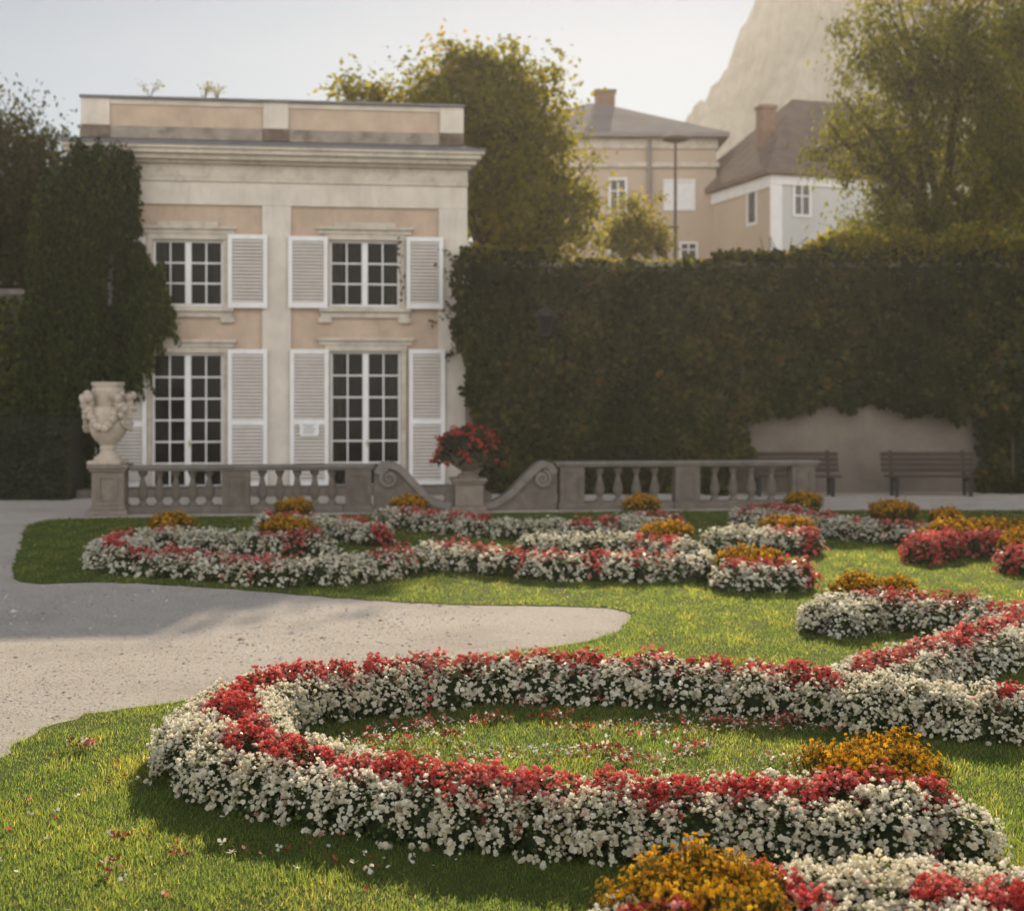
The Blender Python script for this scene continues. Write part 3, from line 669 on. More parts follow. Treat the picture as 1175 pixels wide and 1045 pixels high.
    # window and door joinery
    def joinery(kind, a, b, c_, d, rows):
        nm = 'window' if kind == 'window' else 'french_door'
        fr = MB(); y0, y1 = 0.10, 0.16; t = 0.055
        fr.box(a + .002, a + t, y0, y1, c_ + .002, d - .002); fr.box(b - t, b - .002, y0, y1, c_ + .002, d - .002)
        fr.box(a + t, b - t, y0 + .002, y1 - .002, d - t, d - .003); fr.box(a + t, b - t, y0 + .002, y1 - .002, c_ + .003, c_ + t + (0.05 if kind == 'door' else 0))
        mid = (a + b) / 2; fr.box(mid - 0.07, mid + 0.07, y0 - 0.02, y1, c_ + t + (.051 if kind == 'door' else .001), d - t - .001)
        o = build(nm, fr, M['white'], R, bevel=0.006)
        zb_ = c_ + t + (0.05 if kind == 'door' else 0); zt_ = d - t
        mu = MB()
        for s0, s1 in ((a + t, mid - 0.07), (mid + 0.07, b - t)):
            xm = (s0 + s1) / 2; mu.box(xm - 0.016, xm + 0.016, y0 + .010, y1 - .014, zb_ - .001, zt_ + .001)
            for k in range(1, rows):
                z = zb_ + (zt_ - zb_) * k / rows
                mu.box(s0 - .001, xm - 0.0165, y0 + .008, y1 - .016, z - 0.018, z + 0.018); mu.box(xm + 0.0165, s1 + .001, y0 + .008, y1 - .016, z - 0.018, z + 0.018)
        build('glazing_bars', mu, M['white'], o)
        pn = MB(); pn.add([(a + t, y0 + .03, zb_), (b - t, y0 + .03, zb_), (b - t, y0 + .03, zt_), (a + t, y0 + .03, zt_)], [(0, 1, 2, 3)]); build('pane', pn, M['glass'], o)
        if kind == 'door':
            h = MB(); zc = c_ + 1.05; h.box(mid + .02, mid + .045, y0 - .05, y0 - .021, zc - .08, zc + .08); h.tube([(mid + .033, y0 - .05, zc + .02), (mid + .033, y0 - .09, zc + .02), (mid + .13, y0 - .09, zc + .01)], .010, 6); build('handle', h, M['brass'], o)
        return o
    for kind, a, b, c_, d in holes:
        joinery(kind, a, b, c_, d, 3 if kind == 'window' else 6)
        # plaster surround
        s = MB(); e = 0.13
        s.box(a - e, a - .002, -0.035, 0.012, c_, d); s.box(b + .002, b + e, -0.035, 0.012, c_, d); s.box(a - e, b + e, -0.037, 0.013, d, d + e)
        build('surround', s, M['moulding'], R, bevel=0.01)
        hd = MB(); z0 = d + e + .002
        hd.box(a - 0.26, b + 0.26, -0.06, 0.012, z0, z0 + .10); hd.box(a - 0.30, b + 0.30, -0.12, 0.013, z0 + .10, z0 + .17); 
        if kind == 'window': hd.box(a + 0.1, b - 0.1, -0.07, 0.014, z0 + .171, z0 + .27)
        build('window_hood', hd, M['moulding'], R, bevel=0.012)
        if kind == 'window':
            sl_ = MB(); sl_.box(a - 0.24, b + 0.24, -0.15, 0.012, c_ - 0.13, c_ - .001); sl_.box(a - 0.20, b + 0.20, -0.08, 0.013, c_ - 0.26, c_ - 0.131)
            sl_.box(a - 0.26, a + 0.05, -0.10, 0.014, c_ - 0.38, c_ - .261); sl_.box(b - 0.05, b + 0.26, -0.10, 0.014, c_ - 0.38, c_ - .261)
            build('sill', sl_, M['moulding'], R, bevel=0.012)
        else:
            pass
    # louvered shutters folded back against the wall
    def shutter(x0, x1, y0, y1, door, lean=0.0):
        a, b = U(x0, (y0 + y1) / 2), U(x1, (y0 + y1) / 2); zt, zb = Z(y0, (x0 + x1) / 2), Z(y1, (x0 + x1) / 2)
        yo = -0.165; t = 0.09
        f = MB()
        f.box(a, a + t, yo, yo + .045, zb, zt); f.box(b - t, b, yo, yo + .045, zb, zt)
        f.box(a + t, b - t, yo + .002, yo + .043, zt - .11, zt - .001); f.box(a + t, b - t, yo + .002, yo + .043, zb + .001, zb + .13)
        zones = [(zb + .13, zt - .11)]
        if door:
            zm = zb + (zt - zb) * 0.47; f.box(a + t, b - t, yo + .002, yo + .043, zm - .06, zm + .06); zones = [(zb + .13, zm - .06), (zm + .06, zt - .11)]
        o = build('shutter', f, M['white'], R, bevel=0.006)
        lv = MB()
        for z0, z1 in zones:
            n_ = int((z1 - z0) / 0.078)
            for k in range(n_):
                z = z0 + (k + .5) * (z1 - z0) / n_
                lv.add([(a + t, yo + .002, z - .031), (b - t, yo + .002, z - .031), (b - t, yo + .036, z + .024), (a + t, yo + .036, z + .024), (a + t, yo + .014, z - .037), (b - t, yo + .014, z - .037), (b - t, yo + .048, z + .018), (a + t, yo + .048, z + .018)],
                       [(0, 1, 2, 3), (4, 7, 6, 5), (0, 4, 5, 1), (2, 6, 7, 3)])
        build('louvers', lv, M['slat'], o)
        return o, a, b, zb, zt, yo
    for s in ((262, 307, 270, 354, 0), (124, 168, 272, 356, 0), (331, 376, 272, 354, 0), (466, 508, 273, 355, 0), (262, 307, 401, 559, 1), (128, 169, 403, 561, 1), (466 + 3, 510, 401, 557, 1)): shutter(*s)
    o, a, b, zb, zt, yo = shutter(333, 377, 401, 558, 1)
    pq = MB(); cu, cz = (a + b) / 2, Z(492, 355); hw, hh = 0.23, 0.16; k = 0.05
    pq.prism([(cu - hw + k, cz - hh), (cu + hw - k, cz - hh), (cu + hw, cz - hh + k), (cu + hw - .02, cz), (cu + hw, cz + hh - k), (cu + hw - k, cz + hh), (cu - hw + k, cz + hh), (cu - hw, cz + hh - k), (cu - hw + .02, cz), (cu - hw, cz - hh + k)], yo - 0.02, yo - 0.004)
    for i in range(5):
        z = cz + 0.09 - i * 0.045; pq.box(cu - 0.15 + .02 * (i % 2), cu + 0.15 - .03 * ((i + 1) % 3), yo - 0.0235, yo - 0.019, z - .008, z + .008, 1)
    plaq = build('notice_plaque', pq, [M['white'], M['lead']]); plaq.location = (FR.x, FR.y, 0); plaq.rotation_euler = (0, 0, TH)
    tag(plaq, 'small white notice plaque with lines of tiny text on the door shutter', 'plaque')
    return U, Z, WID
U, Z, WID = pavilion()

# ------------------------------------------------------------------ balustrades, urn and planter
FB = Frame(-7.81, 25.85, TH)
BAL_H = 0.90
def baluster_profile(h):
    return [(r, z * h) for r, z in ((.085, 0), (.085, .07), (.055, .09), (.05, .14), (.075, .20), (.098, .32), (.095, .42), (.065, .60), (.045, .74), (.04, .80), (.06, .84), (.06, .88), (.085, .91), (.085, 1.0))]
base_me = None
def baluster(parent, u, y, z0, z1):
    global base_me
    if base_me is None:
        mb = MB(); mb.lathe(baluster_profile(z1 - z0), n=14); o = build('baluster', mb, M['stone'], parent, True); base_me = o.data
    else: o = link('baluster', base_me, parent)
    o.location = (u, y, z0)
def pier(R, u0, u1, h, panel=True, deep=0.34, name='pier', mat='stone'):
    p = MB(); y0 = -deep / 2
    p.box(u0 - .03, u1 + .03, y0 - .03, deep / 2 + .03, 0, 0.14); p.box(u0, u1, y0, deep / 2, 0.14, h - 0.10)
    o = build(name, p, M[mat], R, bevel=0.012)
    if panel:
        q = MB(); m = (u1 - u0) * 0.2; a, b, c, d = u0 + m, u1 - m, 0.22, h - 0.18; t = 0.03
        q.box(a, b, y0 - .02, y0 - .001, d - t, d); q.box(a, b, y0 - .02, y0 - .001, c, c + t); q.box(a, a + t, y0 - .02, y0 - .001, c + t, d - t); q.box(b - t, b, y0 - .02, y0 - .001, c + t, d - t)
        build('panel_moulding', q, M[mat], o)
    return o
def rail(R, u0, u1, h, deep=0.36):
    r = MB(); r.box(u0, u1, -deep / 2 - .02, deep / 2 + .02, h - .10, h - .055); r.box(u0 - .03, u1 + .03, -deep / 2 - .06, deep / 2 + .06, h - .055, h)
    build('top_rail', r, M['stone_top'], R, bevel=0.015)
def scroll(R, pts_px, spiral_px, flip, Fb):
    """S-curved volute wall that runs down from the pier"""
    top = [Fb.uz(*p) for p in pts_px]
    P = smooth_path([(u, z) for u, z in top], 0.03)
    poly = [tuple(p) for p in P] + [(P[-1][0], 0.0), (P[0][0], 0.0)]
    if flip: poly = poly[::-1]
    m = MB(); m.prism(poly, -0.11, 0.11); o = build('scroll_wall', m, M['stone'], R)
    # the moulded band on top of the curve and the curled end
    bd = MB()
    n = len(P); vs, fs = [], []
    for i, (u, z) in enumerate(P):
        t = unit(P[min(i + 1, n - 1)] - P[max(i - 1, 0)]); nx, nz = -t[1], t[0]
        if nz < 0: nx, nz = -nx, -nz
        for (k, y) in ((0.012, -.19), (0.012, .19), (-.12, .19), (-.12, -.19)): vs.append((u + nx * k, y, max(0.005, z + nz * k)))
    for i in range(n - 1):
        for k in range(4): fs.append((4 * i + k, 4 * i + (k + 1) % 4, 4 * i + 4 + (k + 1) % 4, 4 * i + 4 + k))
    fs += [(0, 1, 2, 3), (4 * n - 4, 4 * n - 1, 4 * n - 2, 4 * n - 3)]
    bd.add(vs, fs)
    su, sz = Fb.uz(*spiral_px); sp = []
    for k in range(46):
        a = k / 45 * 2 * math.pi * 1.6; r = 0.17 * (1 - k / 60); s_ = -1 if flip else 1
        sp.append((su + s_ * r * math.cos(a + 1.7), -0.15, sz + r * math.sin(a + 1.7)))
    bd.tube(sp, [0.045 * (1 - k / 80) for k in range(46)], 8)
    bd.lathe([(0.16, -.13), (0.16, .13)], (0, 0, 0), 20) if False else None
    build('scroll_band', bd, M['stone_top'], o, True)
    ro = MB(); k = 20; r = 0.15
    ro.prism([(su + r * math.cos(2 * math.pi * i / k), sz + r * math.sin(2 * math.pi * i / k)) for i in range(k)], -.14, .14); build('scroll_roll', ro, M['stone'], o, True)
def balustrade_left():
    R = thing('stone_balustrade', 'grey stone balustrade before the pavilion with a big urn pedestal at its end', 'balustrade', (FB.x, FB.y, 0), TH, 'stone balustrades')
    u = lambda px: FB.uz(px, 560)[0]
    p = MB(); a, b = u(108), u(145)
    p.box(a - .07, b + .07, -.37, .37, 0, .10); p.box(a - .03, b + .03, -.33, .33, .10, .17); p.box(a, b, -.30, .30, .17, .80); p.box(a - .04, b + .04, -.34, .34, .80, .86); p.box(a - .08, b + .08, -.38, .38, .86, .93)
    o = build('pedestal', p, M['stone_warm'], R, bevel=0.015)
    q = MB(); t = .035; A, B, c, d = a + .12, b - .12, .27, .72
    q.box(A, B, -.33, -.301, d - t, d); q.box(A, B, -.33, -.301, c, c + t); q.box(A, A + t, -.33, -.301, c + t, d - t); q.box(B - t, B, -.33, -.301, c + t, d - t); build('panel_moulding', q, M['stone_warm'], o)
    pier(R, u(255), u(287), BAL_H); pier(R, u(396), u(426), BAL_H)
    rail(R, u(147) + .06, u(428), BAL_H)
    k = MB(); k.box(u(147), u(255) - .032, -.17, .17, 0, .15); k.box(u(287) + .032, u(396) - .032, -.17, .17, 0, .15); build('plinth', k, M['stone'], R, bevel=.012)
    for px in (164, 183, 202, 221, 240, 301, 321, 341, 361, 381): baluster(R, u(px), 0, .15, BAL_H - .10)
    scroll(R, [(429, 541), (436, 532), (449, 530), (463, 537), (478, 553), (492, 568), (506, 575), (518, 577)], (446, 549), False, FB)
    return R
def balustrade_right():
    R = thing('stone_balustrade', 'grey stone balustrade before the ivy wall with three plain piers', 'balustrade', (FB.x, FB.y, 0), TH, 'stone balustrades')
    u = lambda px: FB.uz(px, 560)[0]
    H = 0.93
    pier(R, u(641), u(669), H); pier(R, u(773), u(801), H); pier(R, u(906), u(932), H)
    rail(R, u(637), u(935), H)
    k = MB(); k.box(u(669) + .032, u(773) - .032, -.17, .17, 0, .15); k.box(u(801) + .032, u(906) - .032, -.17, .17, 0, .15); build('plinth', k, M['stone'], R, bevel=.012)
    for px in (688, 709, 730, 751, 820, 841, 862, 885): baluster(R, u(px), 0, .15, H - .10)
    scroll(R, [(552, 577), (566, 574), (582, 564), (598, 548), (612, 534), (622, 529), (632, 532), (638, 541)], (621, 549), True, FB)
bl = balustrade_left(); balustrade_right()
def urn():
    c = FB.world(FB.uz(124, 537)[0], 0, .93)
    R = thing('stone_urn', 'pale carved stone urn with fruit garlands on the corner pedestal', 'urn', c)
    b = MB(); b.lathe([(.30, 0), (.30, .06), (.26, .08), (.25, .13), (.17, .17), (.135, .24), (.15, .31), (.13, .34), (.16, .38), (.24, .45), (.31, .56), (.35, .70), (.36, .82), (.35, .92), (.33, 1.0), (.30, 1.06)], (0, 0, 0), 28)
    build('bowl', b, M['stone_pale'], R, True)
    sq = MB(); sq.box(-.31, .31, -.31, .31, 0.001, .07); build('foot', sq, M['stone_pale'], R, bevel=.02)
    rim = MB(); rim.lathe([(.22, 1.04), (.27, 1.22), (.30, 1.36), (.27, 1.42), (.30, 1.47), (.30, 1.52), (.20, 1.52), (.19, 1.46)], (0, 0, 0), 28); build('neck', rim, M['stone_pale'], R, True)
    gl = MB(); r = random.Random(3)
    def blob(x, y, z, s):
        prof = [(0.01, -s), (s * .7, -s * .7), (s, 0), (s * .7, s * .7), (0.01, s)]; gl.lathe(prof, (x, y, z), 8)
    for k in range(4):
        for j in range(15):
            a0 = k * math.pi / 2 + math.pi / 4; a = a0 + (j / 14) * math.pi / 2; sag = 1.05 - .38 * math.sin(math.pi * j / 14)
            for q in range(3): blob((.37 + r.uniform(-.02, .05)) * math.cos(a + r.uniform(-.05, .05)), (.37 + r.uniform(-.02, .05)) * math.sin(a), sag + r.uniform(-.05, .06), r.uniform(.045, .075))
        a = k * math.pi / 2 + math.pi / 4
        for q in range(12): blob((.43 + r.uniform(-.05, .08)) * math.cos(a + r.uniform(-.22, .22)), (.43 + r.uniform(-.05, .08)) * math.sin(a + r.uniform(-.22, .22)), 1.20 + r.uniform(-.30, .12), r.uniform(.05, .09))
    build('garland', gl, M['stone_pale'], R, True)
urn()
def planter():
    c = FB.world(FB.uz(537, 580)[0], 0.0, 0)
    P_ = thing('planter_pedestal', 'square sandstone pedestal under the flower bowl, between the two scrolls', 'pedestal', c, TH)
    p = MB(); p.box(-.32, .32, -.32, .32, 0, .10); p.box(-.27, .27, -.27, .27, .10, .52); p.box(-.31, .31, -.31, .31, .52, .57); p.box(-.34, .34, -.34, .34, .57, .63); build('shaft', p, M['stone_warm'], P_, bevel=.015)
    for s in (-1, 1):
        br = MB(); br.prism([(s * .271, 0.0), (s * .52, 0.0), (s * .52, .12), (s * .44, .20), (s * .46, .30), (s * .36, .38), (s * .271, .44)][::s], -.12, .12)
        build('side_bracket', br, M['stone'], P_, bevel=.01)
    V = thing('flower_bowl', 'fluted stone bowl full of red geraniums on the square pedestal', 'stone bowl', (c[0], c[1], .63))
    b = MB(); b.lathe([(.20, 0), (.20, .05), (.12, .09), (.11, .13), (.20, .18), (.33, .27), (.42, .40), (.44, .50), (.48, .53), (.48, .57), (.40, .57), (.38, .48)], (0, 0, 0), 40, lobes=20, depth=.025); build('bowl', b, M['stone_warm'], V, True)
    G = thing('geranium_plant', 'bushy red geraniums spilling over the rim of the stone bowl', 'geraniums', (c[0], c[1], 1.12))
    n = 1500; az = rng.uniform(0, 6.283, n); z = rng.random(n); rr = np.sqrt(1 - z ** 2) * .66 * (1 + .1 * np.sin(5 * az)); 
    hgt = z * .50 - (1 - z) ** 2 * .22
    P = np.c_[rr * np.cos(az), rr * np.sin(az), hgt]; N = np.c_[np.cos(az), np.sin(az), z * 1.4] + rng.normal(size=(n, 3)) * .5
    big('foliage', scatter(kite(.9, .08), P * rng.uniform(.75, 1, (n, 1)), N, .085 * rng.uniform(.6, 1.3, n)), M['hedge_leaf'], parent=G)
    cs = rng.permutation(n)[:95]; Q = []
    for i in cs:
        k = 8; pp = P[i] * 1.03 + rng.normal(size=(k, 3)) * .028; Q.append(scatter(bloom(4, .3, .7), pp, N[i] + rng.normal(size=(k, 3)) * .4, .024))
    Q = np.concatenate(Q); big('blossoms', Q, mat_leaf('geranium_petals', [(0, (.42, .03, .018)), (.7, (.60, .065, .03)), (1, (.18, .05, .12))], .3), parent=G)
    co = MB(); co.lathe([(.40, -.02), (.52, .05), (.50, .22), (.30, .38), (.01, .42)], n=14); build('stems', co, M['hedge_leaf'], G, True)
planter()

# ------------------------------------------------------------------ garden walls, ivy, hedge, benches, lanterns
def leaf_sheet(P, N, size, droop=1.0, w=.8, spread=.5):
    n = len(P); N = N + rng.normal(size=(n, 3)) * spread
    spin = np.pi + rng.normal(size=n) * droop
    return scatter(kite(w, .07), P, N, size * rng.uniform(.6, 1.35, n), spin)
WY = 32.0
gw = MB(); gw.box(-1.075, 24.0, WY, WY + .45, 0, 5.15)
w_ = tag(thing('garden_wall', 'old plastered wall behind the benches, mostly hidden under ivy', 'wall', (0, WY, 0)))
build('plaster', gw, M['plaster'], w_, off=(0, WY, 0))
cp = MB(); cp.box(-1.08, 24.0, WY - .08, WY + .53, 5.151, 5.27); build('coping', cp, M['stone_top'], w_, off=(0, WY, 0), bevel=.015)
def wall_ivy():
    n = 64000
    x = rng.uniform(-1.35, 20, n); z = rng.uniform(0.0, 5.6, n)
    px = CX + x * FPX / WY; py = HZ - (z - CAMH) * FPX / WY
    P0 = np.c_[x, x * 0, z]
    nz = vnoise(P0, 1.1, 21); nf = vnoise(P0, 4.0, 22)
    left = np.interp(py, [260, 300, 345, 380, 420, 450, 480, 520, 570], [533, 527, 520, 524, 530, 536, 545, 552, 552]) + 7 * nf
    low = np.where(px < 845 + 22 * np.interp(py, [460, 490, 520, 560], [1.0, .6, .2, -1.2]) + 8 * nf, 600, np.where(px > 1128 + 10 * nf, 600, 474 + 10 * nz + 7 * nf))
    top = np.interp(px, [520, 545, 570, 640, 700, 800, 870, 920, 980, 1060, 1175, 1300], [272, 272, 288, 296, 297, 297, 293, 282, 268, 266, 268, 268]) + 5 * nf + 7 * vnoise(np.c_[x, x * 0, x * 0], 2.4, 28) - 3
    k = (px > left) & (py < low) & (py > top)
    x, z, nz, nf, px, py = x[k], z[k], nz[k], nf[k], px[k], py[k]; m = len(x)
    thick = .50 + .38 * nz + .17 * nf + .35 * np.exp(-((px - 815) / 40) ** 2 - ((py - 520) / 50) ** 2)
    y = WY - np.maximum(.03, thick * rng.uniform(.45, 1.0, m))
    over = z > 5.15; y = np.where(over, WY + rng.uniform(-.3, .5, m), y)
    P = np.c_[x, y, z]; eps = .15
    N = np.c_[-(vnoise(np.c_[x + eps, x * 0, z], 1.1, 21) - nz) * 1.3, -np.ones(m), -(vnoise(np.c_[x, x * 0, z + eps], 1.1, 21) - nz) * 1.3 + .25]
    I = thing('ivy', 'dark green ivy covering the long garden wall beside the pavilion', 'ivy', (8, WY, 0))
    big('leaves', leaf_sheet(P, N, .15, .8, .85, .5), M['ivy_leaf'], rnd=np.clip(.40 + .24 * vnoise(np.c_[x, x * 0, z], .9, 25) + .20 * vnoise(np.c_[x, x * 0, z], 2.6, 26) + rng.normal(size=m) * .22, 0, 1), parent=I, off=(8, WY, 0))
    # stems and small runners creeping over the corner of the pavilion
    st = MB(); r = random.Random(4)
    for i in range(26):
        xx = r.uniform(-.6, 15); pts = [(xx, WY - .03, 0)] if xx < 4.6 else [(xx, WY - .03, 2.0)]
        for k in range(6): pts.append((pts[-1][0] + r.uniform(-.25, .25), WY - .05, pts[-1][2] + r.uniform(.4, .6)))
        st.tube(pts, [.03, .026, .022, .018, .015, .012, .008], 5)
    build('stems', st, M['bark'], I, off=(8, WY, 0))
    for px0, py0, px1, py1 in ((528, 330, 497, 300), (530, 380, 512, 345), (524, 352, 494, 371), (527, 395, 508, 412), (530, 310, 505, 283), (458, 272, 462, 345)):
        Q = []
        for t in np.linspace(0, 1, 22):
            u, zz = FR.uz(px0 + (px1 - px0) * t + rng.normal() * 2.2, py0 + (py1 - py0) * t + rng.normal() * 2.2)
            Q.append(FR.world(u, .12 + .05 * rng.random(), zz))
        Q = np.array(Q); big('runner', leaf_sheet(Q, np.tile([0.13, -1, .1], (len(Q), 1)), .085, 1.2), M['ivy_leaf'], parent=I, off=(8, WY, 0))
wall_ivy()
def top_growth():
    """sunlit bushy growth on top of the wall"""
    Q = []
    n = 15000
    px = rng.uniform(530, 1320, n)
    hump = np.interp(px, [530, 545, 575, 600, 640, 685, 700, 850, 890, 930, 985, 1040, 1110, 1175, 1320], [.35, .65, .50, .12, .10, .16, .08, .12, .30, .60, .95, .90, .75, .70, .75])
    x = (px - CX) / FPX * (WY + .5); z = 5.2 + hump * rng.random(n) ** .7 * np.maximum(.3, 1 + .45 * vnoise(np.c_[x, x * 0, x * 0], 3.2, 31)); y = WY + .25 + rng.normal(size=n) * .45 * np.clip(hump, .25, 1)
    P = np.c_[x, y, z]
    o = thing('climbing_shrub', 'sunlit yellow-green growth spilling along the top of the ivy wall', 'climber', (8, WY + .3, 5.2))
    big('leaves', leaf_sheet(P, rng.normal(size=(n, 3)) + [0, -.2, .5], .125, 1.6, .7, .2), M['tree_leaf'], parent=o, off=(8, WY + .3, 5.2))
    st = MB(); r = random.Random(8)
    for i in range(40):
        xx = r.uniform(5.5, 14); st.tube([(xx, WY + .25, 5.1), (xx + r.uniform(-.2, .2), WY + .3, 5.5), (xx + r.uniform(-.4, .4), WY + .3, 5.9)], [.02, .014, .006], 4)
    build('stems', st, M['bark'], o, off=(8, WY + .3, 5.2))
top_growth()
def pavilion_creeper():
    """long hanging strands over the left corner of the pavilion and the wall beside it"""
    P, N = [], []
    def strand(u, z0, ln, v, sway):
        k = max(6, int(ln / .036)); t = np.linspace(0, 1, k)
        drift = rng.normal() * .16; zz = z0 - t * ln; uu = u + drift * t * t + sway * np.sin(t * 3 + u * 5) + rng.normal(size=k) * .035
        vv = v + .10 * np.sin(t * 7 + u * 9) + rng.normal(size=k) * .05
        for a, b, c in zip(uu, vv, zz):
            if c > .02: P.append(FR.world(a, max(.04, b), c)); N.append((.13, -1, .15))
    u0, u1 = FR.uz(40, 300)[0], FR.uz(190, 300)[0]
    for i in range(1750):
        px = rng.uniform(38, 190)
        u = FR.uz(px, 300)[0]
        ptop = np.interp(px, [30, 50, 70, 90, 120, 150, 160, 172, 190], [330, 205, 168, 160, 160, 166, 190, 262, 330]) + rng.exponential(7)
        pbot = np.interp(px, [30, 60, 90, 105, 122, 135, 150, 162, 172, 188], [575, 580, 575, 560, 455, 425, 430, 415, 405, 362]) + 14 * math.sin(px * .9)
        py0 = ptop + (pbot - ptop) * rng.random() ** 1.35 * .88; py1 = min(pbot + rng.normal() * 9, py0 + rng.uniform(30, 150))
        if py1 - py0 < 12: continue
        z0, z1 = FR.uz(px, py0)[1], FR.uz(px, py1)[1]
        edge = np.clip((px - 150) / 40, 0, 1)
        fold = float(np.clip(.5 + .5 * vnoise(np.array([[px * .075 + .004 * py0, py0 * .007, .3]]), 1.0, 77)[0], 0, 1))
        if px > 118 and rng.random() < .30: continue
        if rng.random() > .35 + .65 * fold: continue
        strand(u, z0, z0 - z1, .10 + (.46 * fold + .22 * rng.random()) * (1 - .75 * edge), .06)
    n_mass = len(P)
    for i in range(46):
        px = rng.uniform(132, 190); py0 = rng.uniform(190, 350) if px < 165 else rng.uniform(300, 350)
        py1 = np.interp(px, [130, 150, 165, 178, 190], [428, 420, 436, 395, 372]) + rng.normal() * 12
        u = FR.uz(px, py0)[0]; z0, z1 = FR.uz(px, py0)[1], FR.uz(px, py1)[1]
        for q in range(3): strand(u + rng.normal() * .03, z0, z0 - z1 + rng.normal() * .1, .30 + .1 * rng.random(), .04)
    P, N = np.array(P), np.array(N, float)
    px = CX + P[:, 0] / P[:, 1] * FPX; py = HZ - (P[:, 2] - CAMH) / P[:, 1] * FPX
    # bare strip where the shutter and the wall show between the strands
    keep = ~((np.abs(px - 127) < 3.0 + 1.5 * np.sin(py * .2)) & (py > 280) & (py < 347)) & ~((py > 268) & (py < 277) & (px > 122) & (px < 169) & (rng.random(len(P)) > .10))
    lim = np.interp(py, [160, 190, 215, 250, 285, 320, 345, 362, 380, 410, 440], [152, 163, 160, 156, 168, 186, 192, 182, 170, 174, 162]) + 7 * vnoise(np.c_[P[:, 0] * .4, P[:, 1] * 0, P[:, 2]], 5.0, 78) + rng.normal(size=len(P)) * 3
    tass = np.arange(len(P)) >= n_mass
    keep &= (px < lim) | tass
    keep &= ~((px > 134) & (py > 372 + 22 * vnoise(np.c_[P[:, 0], P[:, 1] * 0, P[:, 2] * .15], 4.0, 79)) & (rng.random(len(P)) < .72) & ~tass)
    keep &= ~((np.abs(px - 128) < 5) & (py > 284) & (py < 350) & (rng.random(len(P)) < .85))
    P, N = P[keep], N[keep]
    o = thing('creeper', 'curtain of green creeper hanging over the left corner of the pavilion', 'creeper', FR.world(0.5, 0, 0))
    big('leaves', leaf_sheet(P, N, .135, .40, .48, .5), M['creeper_leaf'], rnd=np.clip(.36 + .34 * vnoise(np.c_[P[:, 0] * 2.6, P[:, 1], P[:, 2] * .22], 2.2, 71) + rng.normal(size=len(P)) * .2, 0, 1), parent=o, off=tuple(o.location))  # paler vertical streaks in the leaf colour imitate light from the side
    st = MB(); r = random.Random(14)
    for i in range(14):
        u = r.uniform(-.6, .9); pts = [FR.world(u, .08, 0)]
        for k in range(7): u += r.uniform(-.12, .14); pts.append(FR.world(u, .10, (k + 1) * 1.0))
        st.tube(pts, [.04, .035, .03, .026, .022, .018, .012, .008], 5)
    build('stems', st, M['bark'], o, off=tuple(o.location))
pavilion_creeper()
def left_side():
    lw = thing('garden_wall', 'overgrown dark wall running left from the pavilion corner', 'wall', (-14.5, 32.2, 0))
    m = MB(); m.box(-26, -10.2, 32.2, 32.6, 0, 4.55); build('plaster', m, M['plaster'], lw, off=(-14.5, 32.2, 0))
    m = MB(); m.box(-26, -10.2, 32.12, 32.68, 4.551, 4.68); build('coping', m, M['stone_top'], lw, off=(-14.5, 32.2, 0))
    n = 13000; x = rng.uniform(-19, -9.6, n); z = rng.uniform(0, 4.5, n); P0 = np.c_[x, x * 0, z]; nz = vnoise(P0, 1.2, 41)
    P = np.c_[x, 32.1 - np.maximum(.02, (.28 + .22 * nz) * rng.uniform(.4, 1, n)), z]
    o = thing('ivy', 'dark ivy sheet on the wall left of the pavilion, under the thin tree', 'ivy', (-14.5, 32.1, 0))
    big('leaves', leaf_sheet(P, np.tile([.2, -1, .2], (n, 1)), .15, .8, .8), M['creeper_leaf'], parent=o, off=(-14.5, 32.1, 0))
    # clipped low hedge
    h = thing('clipped_hedge', 'low clipped dark hedge at the foot of the creeper', 'hedge', (-12.0, 30.2, 0))
    n = 15000; x = rng.uniform(-18, -9.35, n); f = rng.random(n)
    top = f < .35; y = np.where(top, rng.uniform(29.5, 30.7, n), 29.5 + rng.uniform(-.05, .05, n)); z = np.where(top, 1.80 + .05 * vnoise(np.c_[x, y, y * 0], 5, 3), rng.uniform(0, 1.8, n))
    y += .08 * vnoise(np.c_[x, z, z * 0], 4, 5)
    N = np.where(top[:, None], [0, -.2, 1.0], [0.1, -1.0, .25])
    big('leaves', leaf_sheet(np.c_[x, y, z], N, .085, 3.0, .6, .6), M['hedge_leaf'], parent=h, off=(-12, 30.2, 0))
    c = MB(); c.box(-18, -9.42, 29.58, 30.65, 0, 1.72); build('twigs', c, M['hedge_leaf'], h, off=(-12, 30.2, 0))
left_side()
def side_shrub():
    """dark mass of climbers reaching the ground at the right"""
    n = 9000; x = rng.uniform(10.6, 18, n); z = rng.uniform(0, 3.2, n); nz = vnoise(np.c_[x, x * 0, z], 1.6, 51)
    k = x > 10.95 + .25 * nz + .12 * np.abs(z - 1.5); x, z, nz = x[k], z[k], nz[k]; n = len(x)
    P = np.c_[x, WY - .25 - (.35 + .3 * nz) * rng.uniform(.3, 1, n), z]
    o = thing('shrub', 'dark shaded shrub against the wall right of the benches', 'shrub', (13, WY - .4, 0))
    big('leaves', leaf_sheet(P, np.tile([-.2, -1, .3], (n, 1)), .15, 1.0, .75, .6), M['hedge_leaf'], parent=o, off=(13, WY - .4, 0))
    st = MB(); r = random.Random(2)
    for i in range(16):
        xx = r.uniform(11.2, 17); st.tube([(xx, WY - .4, 0), (xx + r.uniform(-.2, .2), WY - .4, 1.2), (xx + r.uniform(-.4, .4), WY - .45, 2.6)], [.04, .03, .012], 5)
    build('stems', st, M['bark'], o, off=(13, WY - .4, 0))
side_shrub()
